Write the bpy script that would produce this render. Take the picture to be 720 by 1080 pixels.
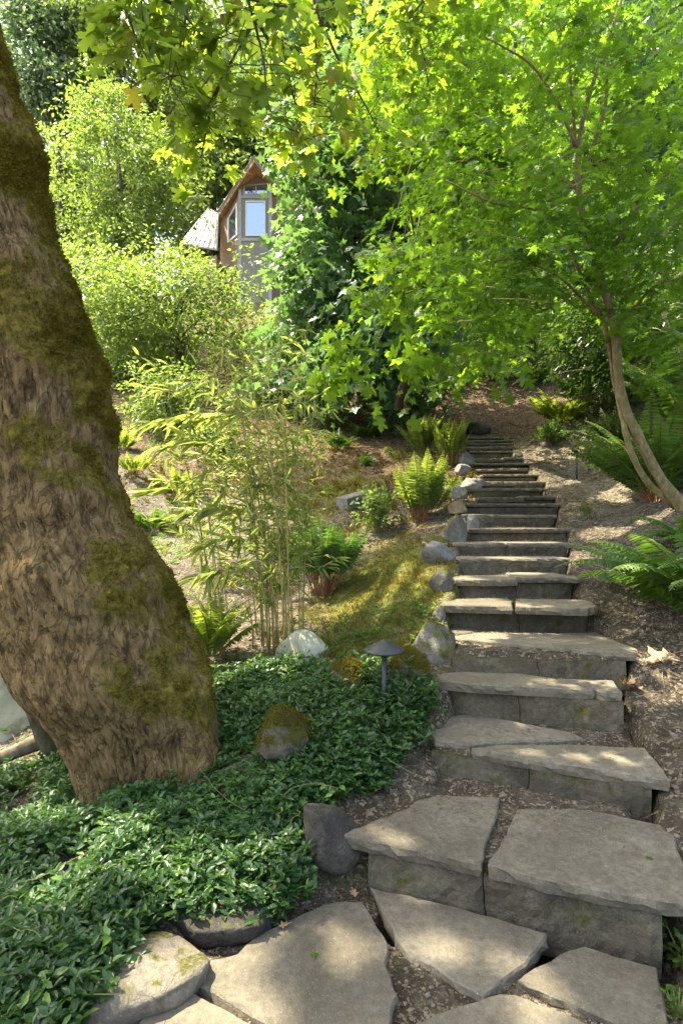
import bpy, bmesh, math, random
import numpy as np
from mathutils import Vector

for o in list(bpy.data.objects):
    bpy.data.objects.remove(o)
scn = bpy.context.scene
COL = scn.collection
R = math.radians

# ------------------------------------------------------------------ camera
EYE, F, CX, CY = 1.37, 600.0, 360.0, 545.0
cam = bpy.data.cameras.new('camera')
cam.sensor_fit = 'HORIZONTAL'
cam.sensor_width = 24.0
cam.lens = 20.0
cam.shift_y = 5.0 / 720.0
cam.clip_start = 0.05
cam.clip_end = 800
camo = bpy.data.objects.new('camera', cam)
camo.location = (0, 0, EYE)
camo.rotation_euler = (R(90), 0, 0)
COL.objects.link(camo)
scn.camera = camo

# ------------------------------------------------------------------ sky, sun, exposure
SUN = np.array([-0.42, 0.10, 0.90])
SUN /= np.linalg.norm(SUN)
world = bpy.data.worlds.new('World')
scn.world = world
world.use_nodes = True
wn = world.node_tree
sky = wn.nodes.new('ShaderNodeTexSky')
sky.sky_type = 'NISHITA'
sky.sun_disc = False
sky.sun_elevation = math.asin(SUN[2])
sky.sun_rotation = math.atan2(SUN[0], SUN[1])
sky.dust_density = 4.0
sky.air_density = 0.8
sky.ozone_density = 0.6
bg = wn.nodes['Background']
bg.inputs['Strength'].default_value = 0.15
wn.links.new(sky.outputs[0], bg.inputs['Color'])
sl = bpy.data.lights.new('sun', 'SUN')
sl.energy = 3.2
sl.angle = R(0.5)
sl.color = (1.0, 0.93, 0.80)
so = bpy.data.objects.new('sun', sl)
so.rotation_euler = Vector(SUN).to_track_quat('Z', 'Y').to_euler()
so.location = (-4, 6, 20)
COL.objects.link(so)
scn.view_settings.view_transform = 'Standard'
scn.view_settings.look = 'None'
scn.view_settings.gamma = 1
scn.view_settings.use_curve_mapping = False
scn.view_settings.exposure = 2.75
scn.view_settings.use_white_balance = True
scn.view_settings.white_balance_temperature = 7350
scn.view_settings.white_balance_tint = 4
scn.render.engine = 'CYCLES'
scn.cycles.use_denoising = True
scn.cycles.denoising_prefilter = 'NONE'
scn.cycles.max_bounces = 8
scn.cycles.diffuse_bounces = 4
scn.cycles.glossy_bounces = 2
scn.cycles.transmission_bounces = 6
scn.cycles.sample_clamp_indirect = 3.0

# ------------------------------------------------------------------ numeric helpers
def P(px, py, d):
    """a point seen at a photograph position, at a real distance d"""
    return np.array([(px - CX) * d / F, d, EYE - (py - CY) * d / F])

def onz(px, py, z):
    """where that line of sight meets the level z"""
    return P(px, py, F * (EYE - z) / (py - CY))

def nrm(v):
    return v / np.maximum(np.linalg.norm(v, axis=-1, keepdims=True), 1e-9)

def _hash(ix, iy, iz, seed):
    h = (ix * 374761393 + iy * 668265263 + iz * 1274126177 + seed * 974711) & 0xffffffff
    h = ((h ^ (h >> 13)) * 1103515245) & 0xffffffff
    h = ((h ^ (h >> 16)) * 1540483477) & 0xffffffff
    return ((h ^ (h >> 15)) & 0xffff) / 65535.0

def vnoise(p, seed=0):
    p = np.asarray(p, float)
    i = np.floor(p).astype(np.int64)
    f = p - i
    f = f * f * (3 - 2 * f)
    out = 0
    for dx in (0, 1):
        for dy in (0, 1):
            for dz in (0, 1):
                w = (f[..., 0] if dx else 1 - f[..., 0]) * (f[..., 1] if dy else 1 - f[..., 1]) * (f[..., 2] if dz else 1 - f[..., 2])
                out = out + w * _hash(i[..., 0] + dx, i[..., 1] + dy, i[..., 2] + dz, seed)
    return out * 2 - 1

def fbm(p, oct=4, seed=0, gain=0.5):
    p = np.asarray(p, float)
    s, a, o = 1.0, 1.0, 0
    for k in range(oct):
        o = o + a * vnoise(p * s, seed + k)
        s *= 2.03
        a *= gain
    return o

def sstep(a, b, x):
    t = np.clip((x - a) / (b - a), 0, 1)
    return t * t * (3 - 2 * t)

# ------------------------------------------------------------------ mesh helpers
class Acc:
    """collects vertices and polygons for ONE mesh"""
    def __init__(self):
        self.v, self.l, self.t, self.m, self.n = [], [], [], [], 0

    def add(self, v, loops, totals, mat=0):
        v = np.asarray(v, np.float32).reshape(-1, 3)
        self.v.append(v)
        self.l.append(np.asarray(loops, np.int32).ravel() + self.n)
        t = np.asarray(totals, np.int32).ravel()
        self.t.append(t)
        self.m.append(np.full(len(t), mat, np.int32))
        self.n += len(v)

    def faces(self, v, faces, mat=0):
        self.add(v, [i for f in faces for i in f], [len(f) for f in faces], mat)

    def box(self, a, b, mat=0):
        (x0, y0, z0), (x1, y1, z1) = a, b
        v = [(x0, y0, z0), (x1, y0, z0), (x1, y1, z0), (x0, y1, z0), (x0, y0, z1), (x1, y0, z1), (x1, y1, z1), (x0, y1, z1)]
        self.faces(v, [(3, 2, 1, 0), (4, 5, 6, 7), (0, 1, 5, 4), (1, 2, 6, 5), (2, 3, 7, 6), (3, 0, 4, 7)], mat)

    def tube(self, pts, rad, seg=8, mat=0, caps=True, rough=0.0, seed=0):
        pts = np.asarray(pts, float)
        n = len(pts)
        rad = np.broadcast_to(np.asarray(rad, float), (n,))
        tan = nrm(np.gradient(pts, axis=0))
        ref = np.array([1.0, 0, 0]) if abs(tan[0][0]) < 0.8 else np.array([0, 1.0, 0])
        u = nrm(ref - tan[0] * np.dot(ref, tan[0]))
        us = []
        for k in range(n):
            u = nrm(u - tan[k] * np.dot(u, tan[k]))
            us.append(u)
        us = np.array(us)
        ws = np.cross(tan, us)
        a = np.linspace(0, 2 * np.pi, seg, endpoint=False)
        ring = us[:, None, :] * np.cos(a)[None, :, None] + ws[:, None, :] * np.sin(a)[None, :, None]
        v = pts[:, None, :] + ring * rad[:, None, None]
        if rough:
            v = v + ring * (fbm(v * (0.9 / max(rad.max(), 1e-3)), 3, seed) * rough * rad[:, None])[..., None]
        i = np.arange(n - 1)[:, None] * seg
        j = np.arange(seg)[None, :]
        k = (j + 1) % seg
        q = np.stack([i + j, i + k, i + seg + k, i + seg + j], -1).reshape(-1, 4)
        loops, tot = list(q.ravel()), [4] * len(q)
        if caps:
            loops += list(range(seg - 1, -1, -1)) + list(range((n - 1) * seg, n * seg))
            tot += [seg, seg]
        self.add(v.reshape(-1, 3), loops, tot, mat)

    def build(self, name, mats, parent=None, smooth=False):
        me = bpy.data.meshes.new(name)
        v = np.concatenate(self.v) if self.v else np.zeros((0, 3), np.float32)
        l = np.concatenate(self.l)
        t = np.concatenate(self.t)
        me.vertices.add(len(v))
        me.vertices.foreach_set('co', v.ravel())
        me.loops.add(len(l))
        me.loops.foreach_set('vertex_index', l)
        me.polygons.add(len(t))
        me.polygons.foreach_set('loop_start', np.concatenate([[0], np.cumsum(t)[:-1]]).astype(np.int32))
        me.polygons.foreach_set('loop_total', t)
        me.polygons.foreach_set('material_index', np.concatenate(self.m))
        me.polygons.foreach_set('use_smooth', np.full(len(t), bool(smooth)))
        me.update(calc_edges=True)
        if not isinstance(mats, (list, tuple)):
            mats = [mats]
        for m in mats:
            me.materials.append(m)
        o = bpy.data.objects.new(name, me)
        COL.objects.link(o)
        if parent is not None:
            o.parent = parent
        return o

def tag(o, label=None, cat=None, group=None, kind=None):
    if label:
        o['label'] = label
    if cat:
        o['category'] = cat
    if group:
        o['group'] = group
    if kind:
        o['kind'] = kind
    return o

def thing(name, loc, label, cat, group=None, rz=0.0, scale=1.0):
    o = bpy.data.objects.new(name, None)
    o.empty_display_size = 0.1
    o.location = tuple(float(c) for c in loc)
    o.rotation_euler = (0, 0, rz)
    o.scale = (scale,) * 3
    COL.objects.link(o)
    return tag(o, label, cat, group)

def copy_tree(o, loc, rz, scale, label, group=None):
    c = o.copy()
    COL.objects.link(c)
    c.location = tuple(float(q) for q in loc)
    c.rotation_euler = (0, 0, rz)
    c.scale = (scale,) * 3
    c['label'] = label
    if group:
        c['group'] = group
    for ch in list(o.children):
        d = ch.copy()
        COL.objects.link(d)
        d.parent = c
        for g in list(ch.children):
            e = g.copy()
            COL.objects.link(e)
            e.parent = d
    return c

# leaf templates: x along the leaf, y across, z up
def _mirror(half):
    h = [p for p in half]
    return h + [(x, -y) for x, y in reversed(half[1:-1])]

def leaf_template(kind):
    if kind == 'maple':
        half = [(0, 0), (-.09, .14), (-.10, .26), (-.02, .46), (.08, .34), (.20, .36), (.21, .19), (.34, .33), (.36, .45), (.54, .62),
                (.55, .45), (.62, .36), (.53, .17), (.66, .20), (.76, .23), (.83, .11), (1.0, 0)]
        half = half[:16] + [(1.0, 0)]
    elif kind == 'palmate':
        half = [(0, 0), (-.06, .07), (-.16, .38), (.12, .18), (.24, .58), (.32, .22), (.66, .50), (.52, .15), (1.0, 0)]
    elif kind == 'maple_far':
        half = [(0, 0), (-.05, .40), (.22, .20), (.5, .56), (.56, .2), (1.0, 0)]
    elif kind == 'ovate':
        v = np.array([(0, 0, 0), (.3, .21, .05), (.68, .17, .03), (1, 0, -.10), (.68, -.17, .03), (.3, -.21, .05), (.5, 0, 0)], float)
        return v, [(0, 6, 2, 1), (6, 3, 2), (0, 5, 4, 6), (6, 4, 3)]
    elif kind == 'lance':
        v = np.array([(0, 0, 0), (.25, .055, .02), (.6, .05, -.03), (1, 0, -.20), (.6, -.05, -.03), (.25, -.055, .02)], float)
        return v, [(0, 3, 2, 1), (0, 5, 4, 3)]
    elif kind == 'diamond':
        v = np.array([(0, 0, 0), (.45, .30, .05), (1, 0, -.05), (.45, -.30, .05)], float)
        return v, [(0, 2, 1), (0, 3, 2)]
    elif kind == 'small':
        v = np.array([(0, 0, 0), (.30, .22, .04), (.72, .2, .0), (1, 0, -.08), (.72, -.2, .0), (.30, -.22, .04)], float)
        return v, [(0, 3, 2, 1), (0, 5, 4, 3)]
    pts = _mirror(half)
    v = np.array([(x, y, -.22 * abs(y) ** 1.3 - .16 * x * x) for x, y in pts], float)
    return v, [tuple(range(len(pts) - 1, -1, -1))]

def put_leaves(acc, kind, pos, d, n, s, mat=0, wide=1.0):
    tv, tf = leaf_template(kind)
    d = nrm(d)
    side = nrm(np.cross(n, d))
    n = np.cross(d, side)
    N = len(pos)
    s = np.broadcast_to(np.asarray(s, float), (N,))
    v = pos[:, None, :] + s[:, None, None] * (tv[None, :, 0:1] * d[:, None, :] + wide * tv[None, :, 1:2] * side[:, None, :] + tv[None, :, 2:3] * n[:, None, :])
    k = len(tv)
    flat = np.array([i for f in tf for i in f])
    tot = np.array([len(f) for f in tf])
    loops = (np.arange(N)[:, None] * k + flat[None, :]).ravel()
    acc.add(v.reshape(-1, 3), loops, np.tile(tot, N), mat)

UP = np.array([0, 0, 1.0])

def spray(rng, st, dr, L, m, droop=.25, jit=.4, pet=.3, leaf=.1, flat=.55):
    """m leaves along each of N twigs, left and right in turn"""
    N = len(st)
    dr = nrm(dr)
    L = np.broadcast_to(np.asarray(L, float), (N,))
    t = (np.arange(m) + .6) / m
    pos = st[:, None, :] + dr[:, None, :] * (L[:, None] * t)[..., None]
    pos[..., 2] -= droop * L[:, None] * t[None, :] ** 2
    side = nrm(np.cross(dr, UP) + 1e-4)
    sg = np.where(np.arange(m) % 2 == 0, 1.0, -1.0)
    ld = dr[:, None, :] * .55 + side[:, None, :] * sg[None, :, None] * (1 - .7 * t[None, :, None]) + rng.normal(0, jit, (N, m, 3))
    ld[..., 2] -= .35
    ld = nrm(ld)
    ln = nrm(UP * flat + rng.normal(0, jit, (N, m, 3)) + dr[:, None, :] * .15)
    pos = pos + ld * pet * leaf
    sc = leaf * rng.uniform(.55, 1.3, (N, m))
    return pos.reshape(-1, 3), ld.reshape(-1, 3), ln.reshape(-1, 3), sc.ravel()

def clumps_in(rng, c, rad, k, shell=.55):
    d = nrm(rng.normal(0, 1, (k, 3)))
    r = shell + (1 - shell) * rng.uniform(0, 1, (k, 1)) ** .6
    return np.asarray(c) + d * r * np.asarray(rad)

def keep_gaps(pos, gaps):
    """False for leaves that stand in a gap of the canopy along the sunbeam to a lit spot"""
    ok = np.ones(len(pos), bool)
    for T, r in gaps:
        w = pos - T
        along = w @ SUN
        perp = np.linalg.norm(w - along[:, None] * SUN, axis=1)
        ok &= ~((perp < r) & (along > .25))
    return ok

# ------------------------------------------------------------------ materials
class NT:
    def __init__(self, name):
        self.m = bpy.data.materials.new(name)
        self.m.use_nodes = True
        self.t = self.m.node_tree
        self.b = self.t.nodes['Principled BSDF']
        self.o = self.t.nodes['Material Output']
        self._pos = None

    def n(self, typ, **kw):
        nd = self.t.nodes.new(typ)
        for k, v in kw.items():
            setattr(nd, k, v)
        return nd

    def put(self, sock, v):
        if isinstance(v, bpy.types.NodeSocket):
            self.t.links.new(v, sock)
        elif isinstance(v, tuple) and len(v) == 3 and sock.type == 'RGBA':
            sock.default_value = (*v, 1)
        else:
            sock.default_value = v

    def pos(self, obj=True):
        if obj:
            return self.n('ShaderNodeTexCoord').outputs['Object']
        return self.n('ShaderNodeNewGeometry').outputs['Position']

    def noise(self, vec, scale, detail=5, rough=.6, dist=0.0, out=0):
        nd = self.n('ShaderNodeTexNoise')
        self.put(nd.inputs['Vector'], vec)
        nd.inputs['Scale'].default_value = scale
        nd.inputs['Detail'].default_value = detail
        nd.inputs['Roughness'].default_value = rough
        nd.inputs['Distortion'].default_value = dist
        return nd.outputs[out]

    def voro(self, vec, scale, feature='F1', out='Distance', rnd=1.0):
        nd = self.n('ShaderNodeTexVoronoi', feature=feature)
        self.put(nd.inputs['Vector'], vec)
        nd.inputs['Scale'].default_value = scale
        nd.inputs['Randomness'].default_value = rnd
        return nd.outputs[out]

    def ramp(self, fac, stops, interp='LINEAR'):
        nd = self.n('ShaderNodeValToRGB')
        cr = nd.color_ramp
        cr.interpolation = interp
        while len(cr.elements) < len(stops):
            cr.elements.new(.5)
        for e, (p, c) in zip(cr.elements, stops):
            e.position = p
            e.color = (c, c, c, 1) if isinstance(c, (int, float)) else (*c, 1)
        self.put(nd.inputs[0], fac)
        return nd.outputs[0]

    def mix(self, fac, a, b, mode='MIX'):
        nd = self.n('ShaderNodeMix', data_type='RGBA', blend_type=mode)
        self.put(nd.inputs[0], fac)
        self.put(nd.inputs[6], a)
        self.put(nd.inputs[7], b)
        return nd.outputs[2]

    def math(self, op, a, b=0.0, clamp=False):
        nd = self.n('ShaderNodeMath', operation=op, use_clamp=clamp)
        self.put(nd.inputs[0], a)
        self.put(nd.inputs[1], b)
        return nd.outputs[0]

    def scale(self, vec, s):
        nd = self.n('ShaderNodeMapping')
        self.put(nd.inputs[0], vec)
        nd.inputs['Scale'].default_value = s
        return nd.outputs[0]

    def bump(self, h, strength=.5, dist=.01, prev=None):
        nd = self.n('ShaderNodeBump')
        nd.inputs['Strength'].default_value = strength
        nd.inputs['Distance'].default_value = dist
        self.put(nd.inputs['Height'], h)
        if prev is not None:
            self.put(nd.inputs['Normal'], prev)
        return nd.outputs[0]

    def attr(self, name):
        return self.n('ShaderNodeAttribute', attribute_name=name).outputs['Fac']

    def done(self, col=None, rough=.8, normal=None, spec=.3):
        if col is not None:
            self.put(self.b.inputs['Base Color'], col)
        self.put(self.b.inputs['Roughness'], rough)
        self.put(self.b.inputs['Specular IOR Level'], spec)
        if normal is not None:
            self.put(self.b.inputs['Normal'], normal)
        return self.m

def leaf_mat(name, dark, light, trans, tfac=.5, rough=.45, spec=.45, accent=None, afrac=.06):
    t = NT(name)
    rnd = t.n('ShaderNodeNewGeometry').outputs['Random Per Island']
    stops = [(0.0, dark), (1.0 - afrac if accent else 1.0, light)]
    if accent:
        stops += [(1.0 - afrac * .7, accent), (1.0, accent)]
    col = t.ramp(rnd, stops)
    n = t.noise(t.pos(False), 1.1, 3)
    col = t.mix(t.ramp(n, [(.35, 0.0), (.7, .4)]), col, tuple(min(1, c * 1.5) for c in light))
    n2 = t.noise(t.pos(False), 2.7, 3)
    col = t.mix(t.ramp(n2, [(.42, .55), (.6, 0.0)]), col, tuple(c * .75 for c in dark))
    t.put(t.b.inputs['Base Color'], col)
    t.b.inputs['Roughness'].default_value = rough
    t.b.inputs['Specular IOR Level'].default_value = spec
    tr = t.n('ShaderNodeBsdfTranslucent')
    tc = t.ramp(rnd, [(0.0, tuple(c * .7 for c in trans)), (1.0, trans)] if not accent else
                [(0, tuple(c * .7 for c in trans)), (1 - afrac, trans), (1.0, tuple(min(.8, c * 2.5) for c in accent))])
    t.put(tr.inputs['Color'], tc)
    mx = t.n('ShaderNodeMixShader')
    mx.inputs[0].default_value = tfac
    t.t.links.new(t.b.outputs[0], mx.inputs[1])
    t.t.links.new(tr.outputs[0], mx.inputs[2])
    t.t.links.new(mx.outputs[0], t.o.inputs['Surface'])
    return t.m

def stone_mat(name, a, b, c, moss=0.0, bump=.6, scale=1.0, mosscol=((.05, .055, .010), (.13, .115, .02)), streak=False):
    t = NT(name)
    p = t.pos()
    big = t.noise(p, 3.2 * scale, 6, .62, .4)
    fine = t.noise(p, 38 * scale, 8, .7)
    speck = t.noise(p, 160 * scale, 3, .6)
    col = t.ramp(big, [(.28, a), (.5, b), (.72, c)])
    col = t.mix(t.ramp(fine, [(.35, .55), (.62, 0.0)]), col, tuple(q * .5 for q in a))
    col = t.mix(t.ramp(speck, [(.60, 0.0), (.72, .55)]), col, tuple(min(.6, q * 1.7) for q in c))
    rn = t.n('ShaderNodeObjectInfo').outputs['Random']
    col = t.mix(1.0, col, t.ramp(rn, [(0, (.72, .70, .68)), (.5, (.98, .97, .96)), (1, (1.15, 1.1, 1.02))]), 'MULTIPLY')
    lic = t.noise(p, 9 * scale, 6, .75, .8)
    col = t.mix(t.ramp(lic, [(.58, 0.0), (.70, .5)]), col, (.16, .17, .10))
    # ochre / dark water stains
    st = t.noise(t.scale(p, (1, 1, .35)), 5 * scale, 5, .6, 1.2)
    col = t.mix(t.ramp(st, [(.54, 0.0), (.72, .55)]), col, (.075, .062, .045))
    crack = t.voro(t.mix(.12, p, t.noise(p, 4, 4, .6, 0, 1)), 3.0 * scale, 'DISTANCE_TO_EDGE')
    cr = t.ramp(crack, [(.0, 1.0), (.012, 0.0)])
    hgt = t.math('ADD', t.math('MULTIPLY', big, 1.2), t.math('MULTIPLY', fine, .55))
    hgt = t.math('SUBTRACT', hgt, t.math('MULTIPLY', cr, .06))
    nb = t.bump(hgt, bump, .02 / scale)
    nb = t.bump(speck, .25, .003, nb)
    if moss > 0:
        nz = t.n('ShaderNodeSeparateXYZ')
        t.t.links.new(t.n('ShaderNodeNewGeometry').outputs['Normal'], nz.inputs[0])
        mn = t.noise(p, 6 * scale, 6, .7, .5)
        mk = t.math('ADD', t.math('MULTIPLY', nz.outputs[2], .35), mn)
        mf = t.ramp(mk, [(max(0.02, .98 - moss), 0.0), (max(.06, 1.08 - moss), 1.0)])
        mt = t.noise(p, 120, 4, .8)
        mcol = t.mix(t.ramp(t.noise(p, 14, 4, .7), [(.35, 0.0), (.65, 1.0)]), *mosscol)
        mcol = t.mix(t.ramp(mt, [(.3, .7), (.6, 0.0)]), mcol, (.02, .03, .006))
        col = t.mix(mf, col, mcol)
        nb2 = t.bump(mt, 1.0, .012)
        nm = t.n('ShaderNodeMix', data_type='VECTOR')
        t.put(nm.inputs[0], mf)
        t.put(nm.inputs[4], nb)
        t.put(nm.inputs[5], nb2)
        nb = nm.outputs[1]
    return t.done(col, .85, nb, .25)

# ------------------------------------------------------------------ the flight of steps: measured heights and depths
# (photo y of the tread's front edge, depth, photo x of its left and right ends)
FL = [(912, 1.95, 384, 700), (800, 2.48, 455, 690), (724, 2.94, 466, 660), (680, 3.32, 480, 664), (638, 3.75, 468, 626),
      (610, 4.10, 481, 609), (588, 4.50, 483, 600), (572, 4.90, 482, 601), (556.7, 5.3, 492, 601), (542.7, 5.7, 490, 587),
      (531.3, 6.1, 490, 590), (523.7, 6.5, 504, 586), (515, 6.9, 497, 575), (507, 7.3, 507, 575), (500.7, 7.7, 509, 566),
      (494.5, 8.15, 504, 557), (489, 8.6, 502, 562), (483, 9.05, 502, 551), (476, 9.5, 495, 541), (470.5, 9.95, 491, 540),
      (467, 10.4, 492, 540), (464, 10.8, 493, 539), (460.5, 11.2, 495, 539)]
ST = []
for y, d, xl, xr in FL:
    ST.append(dict(d=d, z=EYE - (y - CY) * d / F, xl=(xl - CX) * d / F, xr=(xr - CX) * d / F))
SD = np.array([s['d'] for s in ST])
SZ = np.array([s['z'] for s in ST])
SXL = np.array([s['xl'] for s in ST])
SXR = np.array([s['xr'] for s in ST])

# ------------------------------------------------------------------ terrain: a smooth surface through measured points
TP = []
for k in range(2, 23):
    TP.append((SXL[k] - .14, SD[k] + .1, SZ[k] - .05))
    TP.append((SXR[k] + .16, SD[k] + .1, SZ[k] + .02))
TP += [(-.9, 1.55, .0), (-.6, 1.9, .03), (-.25, 2.15, .07), (0, 2.4, .14), (-1.6, 1.8, .02), (.1, 1.0, -.03), (.9, 1.0, -.03), (-.6, 1.1, -.03), (1.5, 1.5, .12),
       (1.25, 2.0, .14), (1.5, 2.5, .38), (.3, 2.5, .2), (1.2, 1.6, .0)]
for q in [(295, 800, 2.6), (405, 755, 2.9), (150, 845, 2.6), (20, 800, 3.3), (320, 695, 3.6), (285, 685, 4.0), (340, 628, 5.0), (215, 690, 3.8),
          (130, 650, 4.6), (190, 585, 6.0), (150, 550, 7.2), (200, 515, 8.4), (140, 503, 8), (150, 470, 10), (120, 432, 13), (250, 440, 12),
          (445, 552, 6.0), (375, 534, 7), (360, 477, 9), (385, 463, 10.3), (330, 503, 8.2), (474, 490, 8.7), (520, 430, 13), (480, 392, 16),
          (600, 440, 10.5), (580, 402, 14), (650, 425, 10), (420, 400, 15), (330, 420, 13.5),
          (712, 540, 4.8), (645, 580, 4.6), (612, 512, 8), (700, 690, 3.2), (715, 780, 2.6), (715, 900, 2.1), (760, 450, 6.0), (690, 525, 5.7)]:
    TP.append(tuple(P(*q)))
TP += [(-6, 16, 5.2), (-5, 32, 13.4), (-15, 28, 11), (-20, 12, 3.5), (-8, 6, .9), (-5, 4, .25), (-3, 2.5, -.05), (-6, 1, -.2), (-5, -4, -.6), (0, -6, -.4), (6, -5, .5),
       (5, 1.5, 1.6), (4, 4, 1.9), (8, 6, 3.6), (12, 14, 8), (5, 28, 13), (20, 30, 16), (-30, 60, 24), (0, 60, 26), (30, 60, 28), (-60, 0, -2), (60, 0, 12),
       (0, -60, -8), (0, 150, 55), (120, 150, 55), (-120, 150, 50), (-120, -60, -8), (120, -60, 5), (0, 20, 8.2)]
TP = np.array(TP, float)
PX = TP[:, :2]

def _phi(r2):
    return np.where(r2 > 0, .5 * r2 * np.log(np.maximum(r2, 1e-12)), 0)

_n = len(TP)
_A = np.zeros((_n + 3, _n + 3))
_A[:_n, :_n] = _phi(((PX[:, None] - PX[None]) ** 2).sum(-1)) + np.eye(_n) * .015
_A[:_n, _n:] = np.c_[np.ones(_n), PX]
_A[_n:, :_n] = _A[:_n, _n:].T
_W = np.linalg.solve(_A, np.r_[TP[:, 2], 0, 0, 0])

def ground_z(x, y):
    x, y = np.broadcast_arrays(np.asarray(x, float), np.asarray(y, float))
    sh = x.shape
    q = np.c_[x.ravel(), y.ravel()]
    out = np.empty(len(q))
    for a in range(0, len(q), 20000):
        b = q[a:a + 20000]
        out[a:a + 20000] = _phi(((b[:, None] - PX[None]) ** 2).sum(-1)) @ _W[:_n] + _W[_n] + b @ _W[_n + 1:]
    out = out.reshape(sh)
    # flat patio in front of the first step
    edge = np.interp(x, [-.6, .1, .6, 1.05], [1.75, 2.12, 1.95, 1.75])
    pat = sstep(.10, -.02, np.maximum.reduce([y - edge - .03, x - 1.0 - .05, -.62 - x + (y - 1.6) * .55, np.full_like(x, -9)]))
    out = out * (1 - pat) + (-.022) * pat
    # the bed of the steps lies below the treads
    xl, xr = np.interp(y, SD, SXL), np.interp(y, SD, SXR)
    bed = np.interp(y, SD, np.r_[0, SZ[:-1]]) - .16
    ins = sstep(.02, -.06, np.maximum(xl + .02 - x, x - xr + .0)) * sstep(1.86, 2.0, y + np.clip(x - .1, 0, .9) * .36 + .0) * sstep(11.7, 11.5, y)
    out = np.where(ins > 0, out * (1 - ins) + np.minimum(bed, out) * ins, out)
    return out

def gp(px, py, d):
    """a point on the ground near that line of sight"""
    p = P(px, py, d)
    p[2] = float(ground_z(p[0], p[1]))
    return p

def axis(a, b, near, n_near, far, n_far):
    m = np.linspace(near[0], near[1], n_near)
    t = np.linspace(0, 1, n_far + 1)[1:] ** 2.2
    return np.r_[(near[0] + (a - near[0]) * t)[::-1], m, near[1] + (b - near[1]) * t]

gx = axis(-140, 140, (-5.0, 5.0), 330, 0, 46)
gy = axis(-60, 160, (.9, 13.5), 420, 0, 60)
GX, GY = np.meshgrid(gx, gy)
GZ = ground_z(GX, GY)
q3 = np.stack([GX, GY, np.zeros_like(GX)], -1)
near_w = np.exp(-((GX / 9) ** 2 + ((GY - 5) / 14) ** 2))
GZ = GZ + near_w * (fbm(q3 * 2.2, 4, 3) * .035 + fbm(q3 * 9, 3, 9) * .010) * np.where((GY < 2.1) & (np.abs(GX) < 1), .35, 1)
MOSS = np.exp(-(((GX - .35) / .75) ** 2 + ((GY - 4.6) / 1.25) ** 2)) * 1.25 + np.exp(-(((GX + .15) / 1.3) ** 2 + ((GY - 7.6) / 1.0) ** 2)) * .8
MOSS += .55 * np.exp(-(((GX + .4) / .7) ** 2 + ((GY - 3.2) / .7) ** 2)) + .45 * np.exp(-(((GX - .05) / .25) ** 2 + ((GY - 2.2) / .2) ** 2))
MOSS += .45 * np.exp(-(((GX - 1.5) / .4) ** 2 + ((GY - 2.4) / .5) ** 2))
MULCH = sstep(7.6, 8.6, GY + (GX + 1) * .5) * np.where(GX < np.interp(GY, SD, SXL), 1, 0) + sstep(10.6, 11.8, GY)
MULCH = np.clip(MULCH, 0, 1)
PALE = np.exp(-(((GX + 2.2) / 1.5) ** 2 + ((GY - 7.2) / 1.8) ** 2)) + .8 * np.exp(-(((GX + 2.6) / 1.2) ** 2 + ((GY - 3.7) / .9) ** 2)) + .75 * sstep(.05, .5, GX - np.interp(GY, SD, SXR)) * sstep(4.2, 6.0, GY) * sstep(10.6, 9, GY)  # pale soil: right slope, and left clearing with its sunlight put into the colour
ny, nx = GX.shape
ii = (np.arange(ny - 1)[:, None] * nx + np.arange(nx - 1)[None, :])
quads = np.stack([ii, ii + 1, ii + nx + 1, ii + nx], -1).reshape(-1, 4)
ac = Acc()
ac.add(np.stack([GX, GY, GZ], -1).reshape(-1, 3), quads.ravel(), np.full(len(quads), 4))

t = NT('soil')
p = t.pos(False)
big = t.noise(p, 1.6, 6, .65)
mid = t.noise(p, 9, 6, .7)
fine = t.noise(p, 60, 6, .75)
soil = t.ramp(mid, [(.3, (.034, .027, .018)), (.5, (.070, .058, .041)), (.72, (.118, .101, .076))])
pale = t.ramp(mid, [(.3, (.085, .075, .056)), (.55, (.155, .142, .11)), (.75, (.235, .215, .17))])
mul = t.ramp(mid, [(.3, (.035, .021, .012)), (.55, (.090, .057, .034)), (.75, (.16, .112, .07))])
mossc = t.ramp(t.noise(p, 7, 6, .75), [(.30, (.045, .060, .014)), (.5, (.105, .115, .024)), (.70, (.19, .175, .045))])
thr = t.ramp(big, [(.3, 0.0), (.7, 1.0)])
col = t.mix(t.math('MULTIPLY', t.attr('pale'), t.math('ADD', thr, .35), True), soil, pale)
col = t.mix(t.math('MULTIPLY', t.attr('mulch'), t.math('ADD', thr, .6), True), col, mul)
mk = t.math('ADD', t.attr('moss'), t.math('MULTIPLY', t.math('SUBTRACT', t.noise(p, 4.5, 8, .75, .6), .5), 2.1))
mk = t.ramp(mk, [(.46, 0.0), (.82, 1.0)])
col = t.mix(mk, col, mossc)
chips = t.voro(t.mix(.1, p, t.noise(p, 20, 3, .6, 0, 1)), 70, 'F1', 'Color')
chv = t.n('ShaderNodeSeparateColor')
t.t.links.new(chips, chv.inputs[0])
col = t.mix(t.math('MULTIPLY', t.ramp(chv.outputs[0], [(.70, 0.0), (.9, .6)]), t.math('SUBTRACT', 1.0, mk)), col, (.34, .27, .20))
col = t.mix(t.math('MULTIPLY', t.ramp(chv.outputs[1], [(.6, 0.0), (.9, .55)]), 1.0), col, (.035, .026, .018))
hh = t.math('ADD', t.math('MULTIPLY', mid, .8), t.math('MULTIPLY', fine, .5))
nb = t.bump(hh, .9, .03)
nb = t.bump(t.voro(p, 70), .6, .012, nb)
SOIL = t.done(col, .95, nb, .12)
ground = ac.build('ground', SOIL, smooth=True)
tag(ground, kind='structure')
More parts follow.
